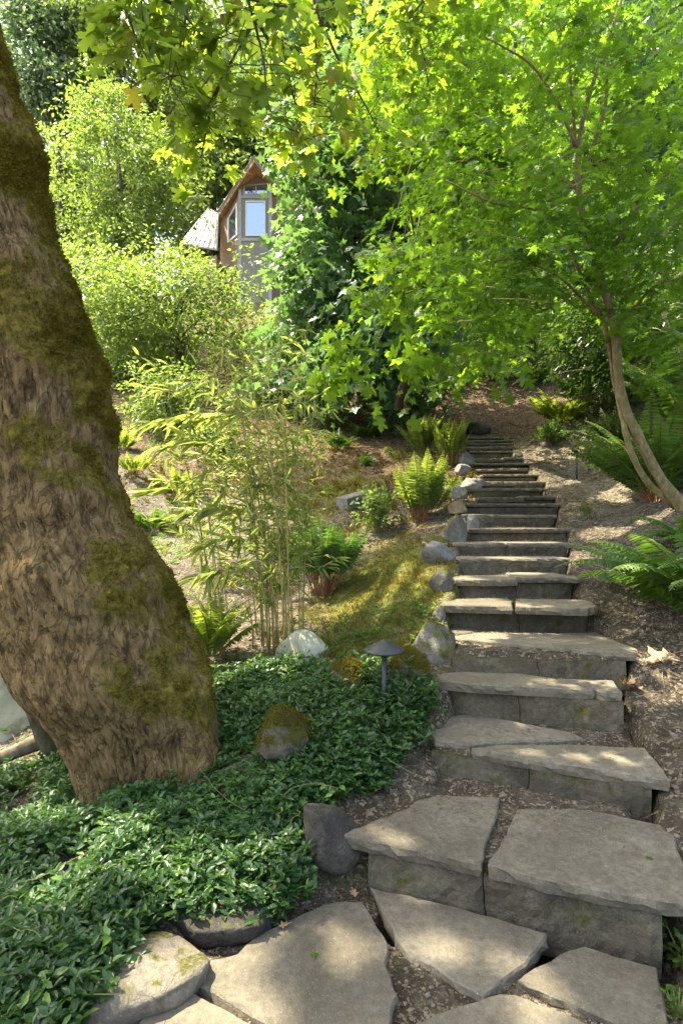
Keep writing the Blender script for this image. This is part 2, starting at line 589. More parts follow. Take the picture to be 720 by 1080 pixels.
for nm, arr in (('moss', MOSS), ('mulch', MULCH), ('pale', PALE)):
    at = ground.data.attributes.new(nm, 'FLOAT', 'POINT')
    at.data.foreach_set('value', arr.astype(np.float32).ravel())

# ------------------------------------------------------------------ stone: slabs, steps, boulders
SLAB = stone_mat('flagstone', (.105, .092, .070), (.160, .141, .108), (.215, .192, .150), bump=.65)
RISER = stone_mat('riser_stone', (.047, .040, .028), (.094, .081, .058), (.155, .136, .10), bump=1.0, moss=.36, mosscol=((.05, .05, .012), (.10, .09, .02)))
GREY = stone_mat('grey_boulder', (.08, .073, .062), (.145, .135, .115), (.23, .215, .185), bump=1.0, moss=.36)
DARKR = stone_mat('dark_boulder', (.024, .022, .019), (.050, .046, .041), (.095, .088, .078), bump=1.0, moss=.12)
BLUER = stone_mat('slate_boulder', (.10, .098, .096), (.175, .172, .168), (.27, .265, .255), bump=.7, moss=.1)
MOSSR = stone_mat('mossy_boulder', (.10, .085, .07), (.16, .14, .11), (.25, .22, .19), bump=1.0, moss=.52)
TANR = stone_mat('tan_boulder', (.22, .16, .10), (.36, .27, .17), (.46, .37, .25), bump=.8, moss=.42)
EDGER = stone_mat('edge_boulder', (.10, .088, .074), (.165, .148, .125), (.24, .22, .19), bump=1.0, moss=.14, scale=1.3)

def jitter_loop(pts, rng, step=.03, amp=.006):
    out = []
    n = len(pts)
    for i in range(n):
        a, b = np.asarray(pts[i][:2], float), np.asarray(pts[(i + 1) % n][:2], float)
        L = np.linalg.norm(b - a)
        m = max(1, int(L / step))
        nor = np.array([b[1] - a[1], a[0] - b[0]]) / max(L, 1e-6)
        for j in range(m):
            f = j / m
            w = math.sin(math.pi * f) ** .5
            pt = a + (b - a) * f
            off = (fbm(np.array([[pt[0] * 7, pt[1] * 7, 1.5]]), 3, 4)[0] * amp * 2.2 + rng.normal(0, amp * .45)) * (w if m > 1 else 0)
            out.append(pt + nor * off)
    return np.array(out)

def area2(p):
    x, y = p[:, 0], p[:, 1]
    return float(np.sum(x * np.roll(y, -1) - np.roll(x, -1) * y))

def slab(acc, pts, z, th, rng, mat=0, amp=.006, tilt=0.0):
    """flat split stone: chipped rim, rough side, given outline in plan"""
    o = jitter_loop(pts, rng, amp=amp)
    if area2(o) < 0:
        o = o[::-1]
    n = len(o)
    nx_ = np.roll(o, -1, 0) - np.roll(o, 1, 0)
    nor = nrm(np.c_[nx_[:, 1], -nx_[:, 0]])
    ch = rng.uniform(.003, .009, n)[:, None]
    rings = [np.c_[o - nor * ch, np.full(n, z) + rng.normal(0, .0006, n)],
             np.c_[o, z - rng.uniform(.004, .010, n)],
             np.c_[o + nor * rng.normal(.001, .004, (n, 1)), np.full(n, z - th * .5) + rng.normal(0, .003, n)],
             np.c_[o - nor * (.004 + rng.uniform(0, .008, (n, 1))), np.full(n, z - th)]]
    v = np.concatenate(rings)
    f = [tuple(range(n))]
    for r in range(3):
        for i in range(n):
            j = (i + 1) % n
            f.append((r * n + i, (r + 1) * n + i, (r + 1) * n + j, r * n + j))
    f.append(tuple(range(4 * n - 1, 3 * n - 1, -1)))
    acc.faces(v, f, mat)

def px_poly(pp, z):
    return [onz(x, y, z)[:2] for x, y in pp]

rng = np.random.default_rng(5)
PATIO = [
    ('wide triangular flagstone with sun spots under the first step, left part of patio',
     [(345, 952), (382, 950), (396, 975), (410, 995), (407, 1015), (420, 1050), (412, 1078), (405, 1120), (300, 1120), (282, 1080), (236, 1053), (198, 1031), (210, 1015), (250, 1006), (265, 990), (300, 972)]),
    ('wedge-shaped flagstone lying along the foot of the first step riser',
     [(390, 936), (440, 946), (500, 962), (577, 984), (571, 996), (555, 1017), (532, 1033), (510, 1050), (475, 1033), (455, 1017), (427, 1002), (415, 981)]),
    ('flagstone with a bright sun patch at the lower right of the patio',
     [(598, 1003), (615, 997), (660, 1011), (693, 1020), (700, 1050), (712, 1120), (692, 1110), (647, 1078), (582, 1050), (545, 1034), (562, 1021)]),
    ('flagstone cut off by the bottom edge below the dirt gap',
     [(425, 1086), (460, 1068), (490, 1059), (527, 1047), (543, 1049), (584, 1064), (632, 1081), (668, 1120), (405, 1120)]),
    ('flagstone corner below the long crack, beside the big edge boulder',
     [(190, 1037), (232, 1061), (276, 1086), (292, 1120), (110, 1120), (146, 1078), (165, 1053)]),
]
for lab, pp in PATIO:
    a = Acc()
    slab(a, px_poly(pp, 0.0), 0.0, .06, rng, amp=.003)
    tag(a.build('flagstone', SLAB), lab, 'flagstone', 'flagstones of the patio')

def riser_block(acc, pl, pr, z0, z1, depth, rng, mat=0):
    """rough-faced masonry block behind the tread edge, with two or three stones in its face"""
    pl, pr = np.asarray(pl, float), np.asarray(pr, float)
    L = np.linalg.norm(pr - pl)
    u = (pr - pl) / L
    back = np.array([-u[1], u[0]])
    if back[1] < 0:
        back = -back
    ns = max(1, int(round(L / rng.uniform(.36, .55))))
    cuts = np.r_[0, np.sort((np.arange(1, ns) + rng.uniform(-.18, .18, ns - 1)) / ns), 1]
    for i in range(ns):
        a0, a1 = cuts[i] * L + (.0018 if i else 0), cuts[i + 1] * L - (.0018 if i < ns - 1 else 0)
        off = rng.uniform(-.006, .006)
        nx_, nz_ = max(4, int((a1 - a0) / .03)), max(4, int((z1 - z0) / .03))
        uu, zz = np.meshgrid(np.linspace(a0, a1, nx_), np.linspace(z0, z1, nz_))
        e = np.minimum.reduce([uu - a0, a1 - uu])
        d = off + .010 * np.exp(-e / .012)
        wj = lambda c: fbm(np.stack([zz * 14, zz * 0 + c * 9, zz * 0], -1), 3, 25) * .014 * np.exp(-np.abs(uu - c) / .03)
        uu = uu + (wj(cuts[i] * L) if i else 0) + (wj(cuts[i + 1] * L) if i < ns - 1 else 0)
        base = pl[None, None, :] + u * uu[..., None]
        d = d + fbm(np.stack([base[..., 0] * 9, base[..., 1] * 9, zz * 9], -1), 4, 21) * .017
        xy = base + back * d[..., None]
        v = np.concatenate([xy, zz[..., None]], -1).reshape(-1, 3)
        m = len(v)
        ii = (np.arange(nz_ - 1)[:, None] * nx_ + np.arange(nx_ - 1)[None])
        q = np.stack([ii, ii + 1, ii + nx_ + 1, ii + nx_], -1).reshape(-1, 4).tolist()
        # solid behind the face
        bidx = list(range(nx_)) + [r * nx_ + nx_ - 1 for r in range(1, nz_)] + [(nz_ - 1) * nx_ + c for c in range(nx_ - 2, -1, -1)] + [r * nx_ for r in range(nz_ - 2, 0, -1)]
        bv = v[bidx] * 1.0
        bv[:, :2] = (pl + u * np.clip(((bv[:, :2] - pl) @ u), a0 - .02 * (i > 0), a1 + .02 * (i < ns - 1))[:, None]) + back * depth
        vv = np.concatenate([v, bv])
        nb_ = len(bidx)
        for a_ in range(nb_):
            b_ = (a_ + 1) % nb_
            q.append((bidx[b_], bidx[a_], m + a_, m + b_))
        q.append(tuple(m + a_ for a_ in range(nb_ - 1, -1, -1)))
        acc.faces(vv, q, mat)

ORD = 'first second third fourth fifth sixth seventh eighth ninth tenth eleventh twelfth thirteenth fourteenth fifteenth sixteenth seventeenth eighteenth nineteenth twentieth twenty-first twenty-second twenty-third'.split()
NEARSTEP = {
    0: ([[(358, 881), (400, 863), (430, 853), (436, 846), (456, 840), (490, 840), (527, 841), (520, 870), (511, 894), (507, 911), (470, 903), (430, 895), (390, 887)],
         [(545, 854), (600, 853), (640, 858), (675, 866), (709, 873), (716, 900), (738, 940), (738, 953), (703, 951), (640, 941), (575, 928), (514, 912), (530, 886)]],
        (387, 932), (698, 1004), 'broad bottom step of two large flat slabs parted by a dirt gap'),
    1: ([[(453, 774), (470, 757), (490, 753), (530, 758), (560, 764), (602, 772), (616, 779), (570, 781), (540, 782), (494, 785), (470, 782), (459, 780)],
         [(497, 789), (540, 785), (620, 786), (680, 789), (694, 805), (707, 823), (640, 813), (590, 805), (560, 800)]],
        (454, 815), (687, 854), 'step of two long pointed slabs, second above the patio'),
    2: ([[(453, 717), (470, 710), (490, 709), (550, 711), (583, 716), (626, 728), (600, 727), (560, 725), (500, 722)],
         [(587, 716), (620, 717), (646, 718), (656, 730), (640, 730), (630, 728)]],
        (458, 749), (658, 769), 'step with a small triangular corner slab, third above the patio'),
    3: ([[(472, 672), (500, 668), (583, 668), (620, 675), (663, 685), (671, 688), (630, 687), (585, 683), (530, 678), (488, 675)],
         [(589, 668), (628, 667), (650, 676), (672, 685), (640, 680)],
         [(468, 663), (485, 661), (505, 663), (497, 667), (476, 668)]],
        (478, 709), (662, 715), 'wide step with a thin wedge slab on its right, fourth above the patio'),
    4: ([[(463, 638), (470, 632), (535, 631), (541, 634), (540, 640), (500, 639)],
         [(543, 634), (545, 632), (620, 633), (630, 640), (620, 642), (543, 640)]],
        (468, 661), (624, 662), 'step with its tread split at the middle, fifth above the patio'),
}
GAPFILL = SOIL
for k, s in enumerate(ST):
    z, d = s['z'], s['d']
    zl = 0.0 if k == 0 else ST[k - 1]['z']
    if k in NEARSTEP:
        polys, pl, pr, lab = NEARSTEP[k]
        pl, pr = onz(*pl, zl)[:2], onz(*pr, zl)[:2]
    else:
        pl, pr = np.array([s['xl'] + .02, d + .03]), np.array([s['xr'] - .02, d + .03])
        pl[1] += rng.uniform(-.04, .04)
        pl[0] += rng.uniform(-.01, .03)
        pr[1] += rng.uniform(-.03, .02)
        polys = None
        look = ['with a plain single tread', 'with a worn two-piece tread', 'with a chipped front edge', 'of thin grey slabs'][k % 4]
        lab = 'narrow stone step %s, %s above the patio' % (look, ORD[k])
    step = thing('stone_step', (float((pl[0] + pr[0]) / 2), float((pl[1] + pr[1]) / 2), zl), lab, 'step', 'stone garden steps')
    org = np.array(step.location)
    nxt = (ST[k + 1]['d'] - d) if k < 22 else .5
    th = .052 if k < 5 else .045
    a = Acc()
    dep = nxt + .12
    if k == 0:
        dep = .62
    if k == 1:
        dep = .70
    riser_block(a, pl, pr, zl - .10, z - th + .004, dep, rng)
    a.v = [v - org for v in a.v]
    a.build('riser', RISER, step)
    # dirt bed between slabs and next riser
    a = Acc()
    u = nrm(pr - pl)
    bk = np.array([-u[1], u[0]])
    o = jitter_loop([pl + bk * .03 + u * .02, pr + bk * .03 - u * .02, pr + bk * (dep - .01) - u * .02, pl + bk * (dep - .01) + u * .02], rng, .05, .008)
    n_ = 26
    gu, gv = np.meshgrid(np.linspace(.015, np.linalg.norm(pr - pl) - .015, 40), np.linspace(.03, dep - .01, n_))
    xy = pl + u * gu[..., None] + bk * gv[..., None]
    zz = z - .020 + fbm(np.stack([xy[..., 0] * 14, xy[..., 1] * 14, np.zeros_like(gu)], -1), 3, 31) * .007
    zz[0] = z - th
    zz[:, 0] = zz[:, -1] = z - th
    zz = zz + sstep(dep - .20, dep - .04, gv) * .018
    ii = (np.arange(n_ - 1)[:, None] * 40 + np.arange(39)[None])
    q = np.stack([ii, ii + 1, ii + 41, ii + 40], -1).reshape(-1, 4)
    a.add(np.concatenate([xy, zz[..., None]], -1).reshape(-1, 3) - org, q.ravel(), np.full(len(q), 4))
    a.build('dirt_bed', SOIL, step, True)
    if polys is None:
        xl, xr = s['xl'], s['xr']
        cutx = [xl, xr] if k % 4 in (0, 2) else [xl, xl + (xr - xl) * rng.uniform(.35, .65), xr]
        polys = []
        run = nxt * rng.uniform(.72, .9)
        for i in range(len(cutx) - 1):
            a0, a1 = cutx[i] + (.004 if i else 0), cutx[i + 1] - (.004 if i < len(cutx) - 2 else 0)
            polys.append([np.array(c) for c in [(a0 + rng.uniform(-.035, .02), d + rng.uniform(-.035, .03)), ((a0 + a1) / 2, d + rng.uniform(-.012, .012)), (a1 + rng.uniform(-.02, .05), d + rng.uniform(-.03, .035)),
                                               (a1 + rng.uniform(-.05, .0), d + run), ((a0 + a1) / 2, d + run + rng.uniform(-.04, .03)), (a0 + rng.uniform(0, .04), d + run)]])
    else:
        polys = [px_poly(pp, z) for pp in polys]
    for pl_ in polys:
        a = Acc()
        th_k = th * (1 if k < 5 else rng.uniform(.75, 1.25))
        dz = rng.uniform(-.004, .004) if k < 5 else rng.uniform(-.010, .010)
        slab(a, pl_, z + dz, th_k, rng, amp=.003 if k < 5 else .008)
        a.v = [v - org for v in a.v]
        a.build('tread', SLAB, step)

def rock_mesh(seed, size, planes=13, sub=4, amp=.07, flat=.55):
    bm = bmesh.new()
    bmesh.ops.create_icosphere(bm, subdivisions=sub, radius=1.0)
    v = np.array([q.co[:] for q in bm.verts])
    f = [tuple(q.index for q in fc.verts) for fc in bm.faces]
    bm.free()
    r = np.random.default_rng(seed)
    for i in range(planes):
        n = nrm(r.normal(0, 1, 3))
        dd = r.uniform(.52, .92) if planes > 9 else r.uniform(.62, .95)
        e = np.maximum(0, v @ n - dd)
        v = v - n * (e * .88)[:, None]
    v = v * (1 + fbm(v * 1.3, 3, seed + 5) * .10)[:, None]
    v = v * (1 + fbm(v * 5, 4, seed + 9) * amp)[:, None]
    lo, hi = v.min(0), v.max(0)
    v = (v - (lo + hi) / 2) / ((hi - lo) / 2)
    v[:, 2] = np.where(v[:, 2] < -.55, -.55 + (v[:, 2] + .55) * .3, v[:, 2])
    return v * np.asarray(size) / 2, f

def boulder(px, py, w, h, d, mat, label, seed, name='boulder', cat='boulder', depth=.8, rz=0.0, planes=17, group=None, sink=.25, amp=.05, top=None, lean=0.0):
    """px, py: middle of what shows; w, h: its size in photo pixels at distance d"""
    W, Hh = w * d / F, h * d / F
    sink = max(sink, .3)
    Ht = Hh / (1 - sink)
    v, f = rock_mesh(seed, (W * 1.02, W * depth, Ht * 1.1), planes, amp=amp)
    if top is not None:
        zt = top * Ht * .55
        v[:, 2] = np.where(v[:, 2] > zt, zt + (v[:, 2] - zt) * .22, v[:, 2])
    c = P(px, py, d + W * depth * .35)
    zc = P(px, py, d)[2] - Hh * sink * .5
    a = Acc()
    a.faces(v, f)
    o = a.build(name, mat, smooth=True)
    o.location = (float(c[0]), float(c[1]), float(zc))
    o.rotation_euler = (0, lean, rz)
    return tag(o, label, cat, group)

SB = 'boulders lining the left of the steps'
boulder(455, 684, 58, 44, 3.30, GREY, 'large angular grey boulder wedged against the left end of the fourth step', 11, rz=.2, group=SB, planes=16)
boulder(467, 617, 30, 28, 4.05, GREY, 'blocky grey boulder at the left end of the sixth step', 12, rz=.5, group=SB)
boulder(462, 583, 38, 20, 4.7, BLUER, 'low flat-topped slate boulder left of the seventh and eighth steps', 13, group=SB)
boulder(458, 572, 26, 12, 4.95, TANR, 'tan slab of rock resting behind the low slate boulder', 14, group=SB)
boulder(479, 560, 36, 28, 5.1, GREY, 'rough brown-grey boulder left of the eighth and ninth steps', 15, rz=1.0, group=SB)
boulder(499, 550, 14, 12, 5.45, BLUER, 'small pale stone touching the left end of the ninth step', 16, group=SB)
boulder(482, 534, 20, 12, 5.8, TANR, 'small brown stone left of the tenth step', 17, group=SB)
boulder(484, 519, 18, 11, 6.5, BLUER, 'small light grey stone below the wide bluish stone', 18, group=SB)
boulder(498, 510, 26, 11, 6.9, BLUER, 'wide bluish flat stone left of the thirteenth step', 19, group=SB)
boulder(488, 495, 18, 10, 7.8, BLUER, 'bluish stone left of the sixteenth step', 20, group=SB)
boulder(491, 484, 18, 12, 8.6, BLUER, 'pale round stone next to the upright fern by the upper steps', 21, group=SB)
boulder(546, 480, 11, 7, 9.2, GREY, 'small grey stone at the right end of the upper steps', 22)
boulder(463, 649, 13, 14, 3.7, GREY, 'fist-sized stone tucked under the left end of the split fifth step', 23)
boulder(505, 451, 26, 12, 11.7, DARKR, 'dark stone crowning the top of the steps', 24)
boulder(152, 1048, 140, 104, 1.57, EDGER, 'big sun-dappled edge boulder at the bottom left of the patio', 31, rz=.5, depth=.75, sink=.18, planes=9, top=.15)
boulder(232, 974, 112, 44, 1.84, DARKR, 'long dark edging stone between periwinkle and patio slab', 32, rz=.1, depth=.5, sink=.2, planes=8, top=.1)
boulder(348, 888, 66, 62, 2.10, DARKR, 'tall dark wedge-shaped boulder beside the bottom step', 71, rz=.4, depth=.9, sink=.2, planes=12, amp=.06, lean=-.55)
boulder(374, 908, 34, 46, 2.24, DARKR, 'dark stone in shadow beneath the left tip of the bottom step', 34, depth=.9)
boulder(297, 776, 54, 42, 2.50, MOSSR, 'moss-capped boulder standing alone in the periwinkle', 69, rz=.5, depth=.9, sink=.3, planes=9, amp=.08)
boulder(432, 714, 50, 40, 3.0, MOSSR, 'mossy boulder just right of the mushroom-shaped path light', 62, rz=.2, planes=10, amp=.08)
boulder(372, 718, 46, 30, 3.1, MOSSR, 'bright yellow mossy mound left of the mushroom-shaped path light', 63, amp=.09, planes=4)
boulder(272, 703, 32, 22, 3.55, TANR, 'small tan rock left of the pale rounded stone', 39)
boulder(382, 595, 26, 9, 5.4, GREY, 'flat grey stone on the mossy bank below the small leafy shrub', 40)
boulder(356, 471, 28, 12, 9.6, GREY, 'grey rock among mulch beside the low dark fern', 41)
boulder(333, 437, 16, 10, 12.5, TANR, 'small brown rock on the far mulch slope', 42)
boulder(300, 596, 20, 10, 5.0, TANR, 'small rock half hidden behind the bamboo canes', 44)
boulder(560, 602, 1, 1, 60, GREY, 'x', 43) if False else None

# pale rounded stone with a dark vein, and the pale upright stone behind the trunk
t = NT('pale_stone')
p = t.pos()
n1 = t.noise(p, 6, 6, .6)
col = t.ramp(n1, [(.3, (.22, .225, .15)), (.55, (.34, .335, .24)), (.75, (.44, .42, .32))])
ve = t.voro(t.mix(.2, p, t.noise(p, 3, 4, .6, 0, 1)), 3.2, 'DISTANCE_TO_EDGE')
col = t.mix(t.ramp(ve, [(0, .75), (.035, 0.0)]), col, (.17, .17, .12))
col = t.mix(t.ramp(t.noise(p, 11, 5, .7), [(.58, 0), (.7, .6)]), col, (.24, .15, .08))
PALE_ST = t.done(col, .7, t.bump(t.noise(p, 30, 6, .7), .35, .01), .3)
boulder(320, 692, 62, 40, 3.55, PALE_ST, 'smooth pale rounded stone with a dark vein at the edge of the periwinkle', 51, planes=3, amp=.012, depth=.75, sink=.12)
boulder(16, 745, 62, 100, 3.5, PALE_ST, 'pale upright stone glowing in sun behind the big leaning trunk', 52, planes=4, amp=.015, depth=.8, sink=.1)

# squared stone block on the bank
a = Acc()
rb = np.random.default_rng(8)
slab(a, [(-.20, -.11), (.2, -.11), (.2, .11), (-.2, .11)], .12, .2, rb, amp=.004)
blk = a.build('stone_block', BLUER)
bp = gp(375, 533, 7.0)
blk.location = tuple(bp + np.array([0, 0, .03]))
blk.rotation_euler = (R(6), R(-14), R(35))
tag(blk, 'squared grey stone block lying tilted on the grassy bank', 'stone block')

def moss_cushion(rock, n, seed, s=.012, mat=None, lim=.25):
    """short moss blades grown on the upper side of a boulder"""
    r = np.random.default_rng(seed)
    me = rock.data
    v = np.zeros(len(me.vertices) * 3, np.float32)
    me.vertices.foreach_get('co', v)
    no = np.zeros(len(me.vertices) * 3, np.float32)
    me.vertices.foreach_get('normal', no)
    v, no = v.reshape(-1, 3), no.reshape(-1, 3)
    w = np.clip(no[:, 2] + .55 * fbm(v * 9 + seed, 3, seed) - lim, 0, 1)
    i = r.choice(len(v), n, p=w / w.sum())
    p = v[i] + r.normal(0, .006, (n, 3))
    a = Acc()
    put_leaves(a, 'diamond', p - no[i] * .004, nrm(no[i] * .8 + r.normal(0, .5, (n, 3))), nrm(r.normal(0, 1, (n, 3))), r.uniform(s * .6, s * 1.4, n), wide=.8)
    return a.build('moss', mat, rock)

# ------------------------------------------------------------------ leaves and bark
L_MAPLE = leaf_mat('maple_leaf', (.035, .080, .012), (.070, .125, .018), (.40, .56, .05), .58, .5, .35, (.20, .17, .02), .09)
L_DARKMAPLE = leaf_mat('dark_maple_leaf', (.030, .078, .040), (.068, .13, .06), (.20, .38, .08), .40, .45, .35)
L_LIME = leaf_mat('lime_maple_leaf', (.045, .105, .012), (.085, .16, .018), (.30, .52, .03), .52, .5, .35)
L_VINE = leaf_mat('vine_maple_leaf', (.025, .080, .012), (.075, .14, .018), (.25, .46, .03), .52, .5, .35)
L_SHRUB = leaf_mat('sunny_shrub_leaf', (.045, .10, .02), (.105, .16, .035), (.28, .41, .06), .45, .45, .4)
L_FAR = leaf_mat('far_leaf', (.05, .09, .035), (.10, .145, .05), (.30, .44, .09), .45, .45, .4)
L_FIR = leaf_mat('blue_green_leaf', (.055, .095, .065), (.11, .16, .10), (.26, .40, .15), .42, .45, .4)
L_DEEP = leaf_mat('deep_green_leaf', (.025, .055, .014), (.055, .10, .022), (.16, .30, .035), .45, .4, .45)
L_FERN = leaf_mat('fern_frond', (.035, .085, .014), (.065, .13, .020), (.22, .40, .04), .45, .45, .4)
L_FERNY = leaf_mat('light_fern_frond', (.08, .13, .02), (.13, .18, .03), (.40, .50, .06), .5, .5, .35)
L_BAMBOO = leaf_mat('bamboo_leaf', (.09, .14, .028), (.18, .21, .05), (.42, .51, .10), .5, .45, .4, (.34, .27, .09), .12)
L_VINCA = leaf_mat('periwinkle_leaf', (.016, .048, .015), (.045, .10, .028), (.17, .34, .05), .32, .40, .42, (.10, .19, .03), .16)
L_MOSS = leaf_mat('moss_blade', (.070, .062, .009), (.175, .14, .02), (.28, .23, .03), .35, .8, .1)
L_DRY = leaf_mat('dead_leaf', (.095, .072, .042), (.21, .165, .105), (.30, .18, .08), .3, .7, .2)

t = NT('trunk_bark')
p = t.pos(False)
geo_m = t.attr('moss')
ps = t.scale(p, (1, 1, .42))
rid = t.noise(ps, 20, 8, .66, .4)
fin = t.noise(p, 85, 6, .75)
col = t.ramp(rid, [(.32, (.058, .039, .018)), (.46, (.165, .108, .047)), (.66, (.275, .187, .088))])
col = t.mix(t.ramp(t.noise(p, 5, 5, .6), [(.45, 0.0), (.7, .45)]), col, (.17, .12, .06))
col = t.mix(t.ramp(t.noise(p, 22, 5, .7), [(.67, 0.0), (.74, .65)]), col, (.30, .29, .25))
mk = t.math('ADD', geo_m, t.math('MULTIPLY', t.math('SUBTRACT', t.noise(p, 10, 8, .75, .5), .5), 1.5))
mk = t.ramp(mk, [(.45, 0.0), (.70, .9)])
mc = t.ramp(t.noise(p, 30, 6, .8), [(.3, (.035, .030, .007)), (.5, (.125, .10, .018)), (.7, (.24, .185, .032))])
col = t.mix(mk, col, mc)
pk = t.scale(p, (1, 1, .46))
c1 = t.math('ABSOLUTE', t.math('SUBTRACT', t.noise(pk, 15, 5, .55, .7), .5))
c2 = t.math('ABSOLUTE', t.math('SUBTRACT', t.noise(pk, 47, 4, .65, .8), .5))
ck = t.math('MAXIMUM', t.ramp(c1, [(0, 1.0), (.055, 0.0)]), t.math('MULTIPLY', t.ramp(c2, [(0, 1.0), (.06, 0.0)]), .25))
col = t.mix(t.math('MULTIPLY', ck, t.math('SUBTRACT', .62, mk), True), col, (.025, .016, .010))
hh = t.math('SUBTRACT', t.math('ADD', rid, t.math('MULTIPLY', fin, .6)), t.math('MULTIPLY', ck, .55))
BARK = t.done(col, .95, t.bump(hh, .8, .016), .1)

def bark_mat(name, a, b, c, sc=30):
    t = NT(name)
    p = t.pos(False)
    n = t.noise(t.scale(p, (1, 1, .4)), sc, 6, .7)
    col = t.ramp(n, [(.3, a), (.5, b), (.7, c)])
    col = t.mix(t.ramp(t.noise(p, 6, 5, .7), [(.5, 0.0), (.65, .7)]), col, (.10, .10, .035))
    return t.done(col, .85, t.bump(n, .6, .01), .2)

BARK_VINE = bark_mat('vine_maple_bark', (.085, .062, .03), (.175, .135, .065), (.28, .225, .12))
BARK_DARK = bark_mat('dark_bark', (.03, .024, .018), (.07, .055, .04), (.12, .10, .075))

# chosen sunlit spots: leaves along their sunbeams are cut out of the crowns
GAPS = []
for (x, y, z, r) in [(215, 1040, 0, .15), (265, 1070, 0, .18), (360, 1012, 0, .13), (452, 1000, 0, .15), (530, 1003, 0, .12), (585, 1040, 0, .17), (560, 1076, 0, .14), (180, 1072, .05, .14),
                     (140, 1030, .1, .14), (420, 880, .18, .14), (350, 985, 0, .10)]:
    d_ = F * (EYE - z) / (y - CY)
    GAPS.append((P(x, y, d_), r - .08))
for q, r in [((222, 915, 1.95), .17), ((120, 900, 2.05), .10), ((60, 950, 1.9), .10), ((330, 790, 2.6), .12), ((250, 870, 2.15), .16), ((380, 705, 3.0), .22), ((440, 700, 3.0), .14), ((330, 850, 2.3), .12), ((430, 630, 4.2), .35), ((400, 600, 4.8), .3), ((335, 690, 3.55), .16),
             ((300, 700, 3.4), .2), ((140, 590, 2.6), .12), ((190, 640, 2.6), .13), ((235, 690, 2.7), .12), ((20, 745, 3.5), .5), ((380, 720, 2.9), .15), ((292, 755, 2.5), .20),
             ((180, 545, 7), 1.3), ((110, 600, 5), .8), ((640, 560, 5.0), .22), ((590, 520, 7.5), .35), ((620, 600, 4.5), .16), ((455, 490, 8), .6), ((480, 520, 7), .4), ((540, 425, 12.5), .7), ((600, 415, 11), .6),
             ((560, 440, 11), .4), ((545, 502, 7.6), .65), ((520, 472, 9.8), .7), ((545, 560, 5.3), .35), ((540, 590, 4.5), .2), ((650, 470, 6.2), .4), ((340, 600, 4.9), .4), ((240, 600, 4.2), .8), ((250, 430, 4.1), 1.1), ((450, 520, 6), .35), ((400, 560, 6), .4), ((120, 860, 2.2), .12), ((60, 800, 2.6), .25),
             ((700, 600, 3.7), .3), ((520, 672, 3.5), .16), ((600, 720, 2.9), .09), ((560, 775, 2.6), .10), ((690, 720, 3.0), .12), ((680, 450, 5.6), .3), ((660, 480, 5.0), .2)]:
    GAPS.append((P(*q), r))

# ------------------------------------------------------------------ the big leaning maple
PROF = [(905, 60, 246), (860, 82, 234), (800, 74, 225), (760, 58, 229), (715, 16, 226), (660, -6, 203), (615, -22, 187), (580, -30, 164), (550, -38, 141), (480, -50, 120),
        (420, -56, 118), (390, -58, 116), (335, -70, 96), (290, -85, 80), (250, -100, 60), (215, -110, 51), (165, -112, 46), (135, -118, 44), (95, -140, 20), (60, -155, 11), (20, -170, 0),
        (-60, -205, -30), (-200, -270, -85), (-420, -370, -200), (-700, -480, -340)]
TD = 2.86
pr = np.array(PROF, float)[::-1]
yy = np.linspace(-700, 905, 560)
def sm(a):
    o = np.interp(yy, pr[:, 0], a)
    k = np.ones(9) / 9
    return np.convolve(np.pad(o, 4, 'edge'), k, 'valid')
lx, rx = sm(pr[:, 1]), sm(pr[:, 2])
cxp, hw = (lx + rx) / 2, (rx - lx) / 2
cen = np.stack([(cxp - CX) * TD / F, np.full_like(yy, TD) + np.clip(-yy, 0, 350) / 350 * .66, EYE - (yy - CY) * TD / F], -1)
rad = hw * TD / F * .97 - .028
SEG = 400
th = np.linspace(0, 2 * np.pi, SEG, endpoint=False)
ct, stn = np.cos(th), np.sin(th)
v = cen[:, None, :] + np.stack([ct[None] * rad[:, None], stn[None] * rad[:, None] * .92, np.zeros((len(yy), SEG))], -1)
arc = np.stack([ct[None] * np.ones_like(rad)[:, None], stn[None] * np.ones_like(rad)[:, None], v[..., 2]], -1)
lean = np.stack([arc[..., 0] * 9, arc[..., 1] * 9, arc[..., 2] * 1.9 + arc[..., 0] * .5], -1)
ridge = 1 - np.abs(fbm(lean * 1.15, 4, 41)) * 1.0 - np.abs(fbm(lean * [2.8, 2.8, 4.2], 3, 43)) * 1.6
low = fbm(np.stack([v[..., 0] * 3, v[..., 1] * 3, v[..., 2] * 2.6], -1), 3, 47)
midn = fbm(v * 13, 4, 49)
knob = np.maximum(0, fbm(np.stack([v[..., 0] * 5, v[..., 1] * 5, v[..., 2] * 5], -1), 2, 53) - .25)
mossw = -.10 + .66 * sstep(-.1, .9, ct)[None] + .75 * fbm(np.stack([v[..., 0] * 4.5, v[..., 1] * 4.5, v[..., 2] * 3.6], -1), 4, 57)
mossw = mossw + .35 * sstep(1.0, 1.6, v[..., 2]) - .75 * sstep(.75, .15, v[..., 2]) * sstep(.75, .1, ct)[None]
mossw = np.clip(mossw, 0, 1.2)
gcr = np.abs(fbm(lean * [1.9, 1.9, 3.0] + 7.7, 3, 44, .45))
disp = -.015 * np.exp(-(gcr / .10) ** 2) * (1 - .7 * np.clip(mossw, 0, 1)) + .005 * ridge * (1 - .45 * np.clip(mossw, 0, 1)) + .020 * low + .006 * midn + .045 * knob * sstep(-.2, .6, ct)[None]
zgr = v[..., 2] - float(ground_z(-.93, TD))
lobe = np.maximum(0, vnoise(np.stack([ct[None] * 2.1 + 0 * zgr, stn[None] * 2.1 + 0 * zgr, 0 * zgr], -1), 91) + .15) * sstep(-.6, .4, ct)[None]
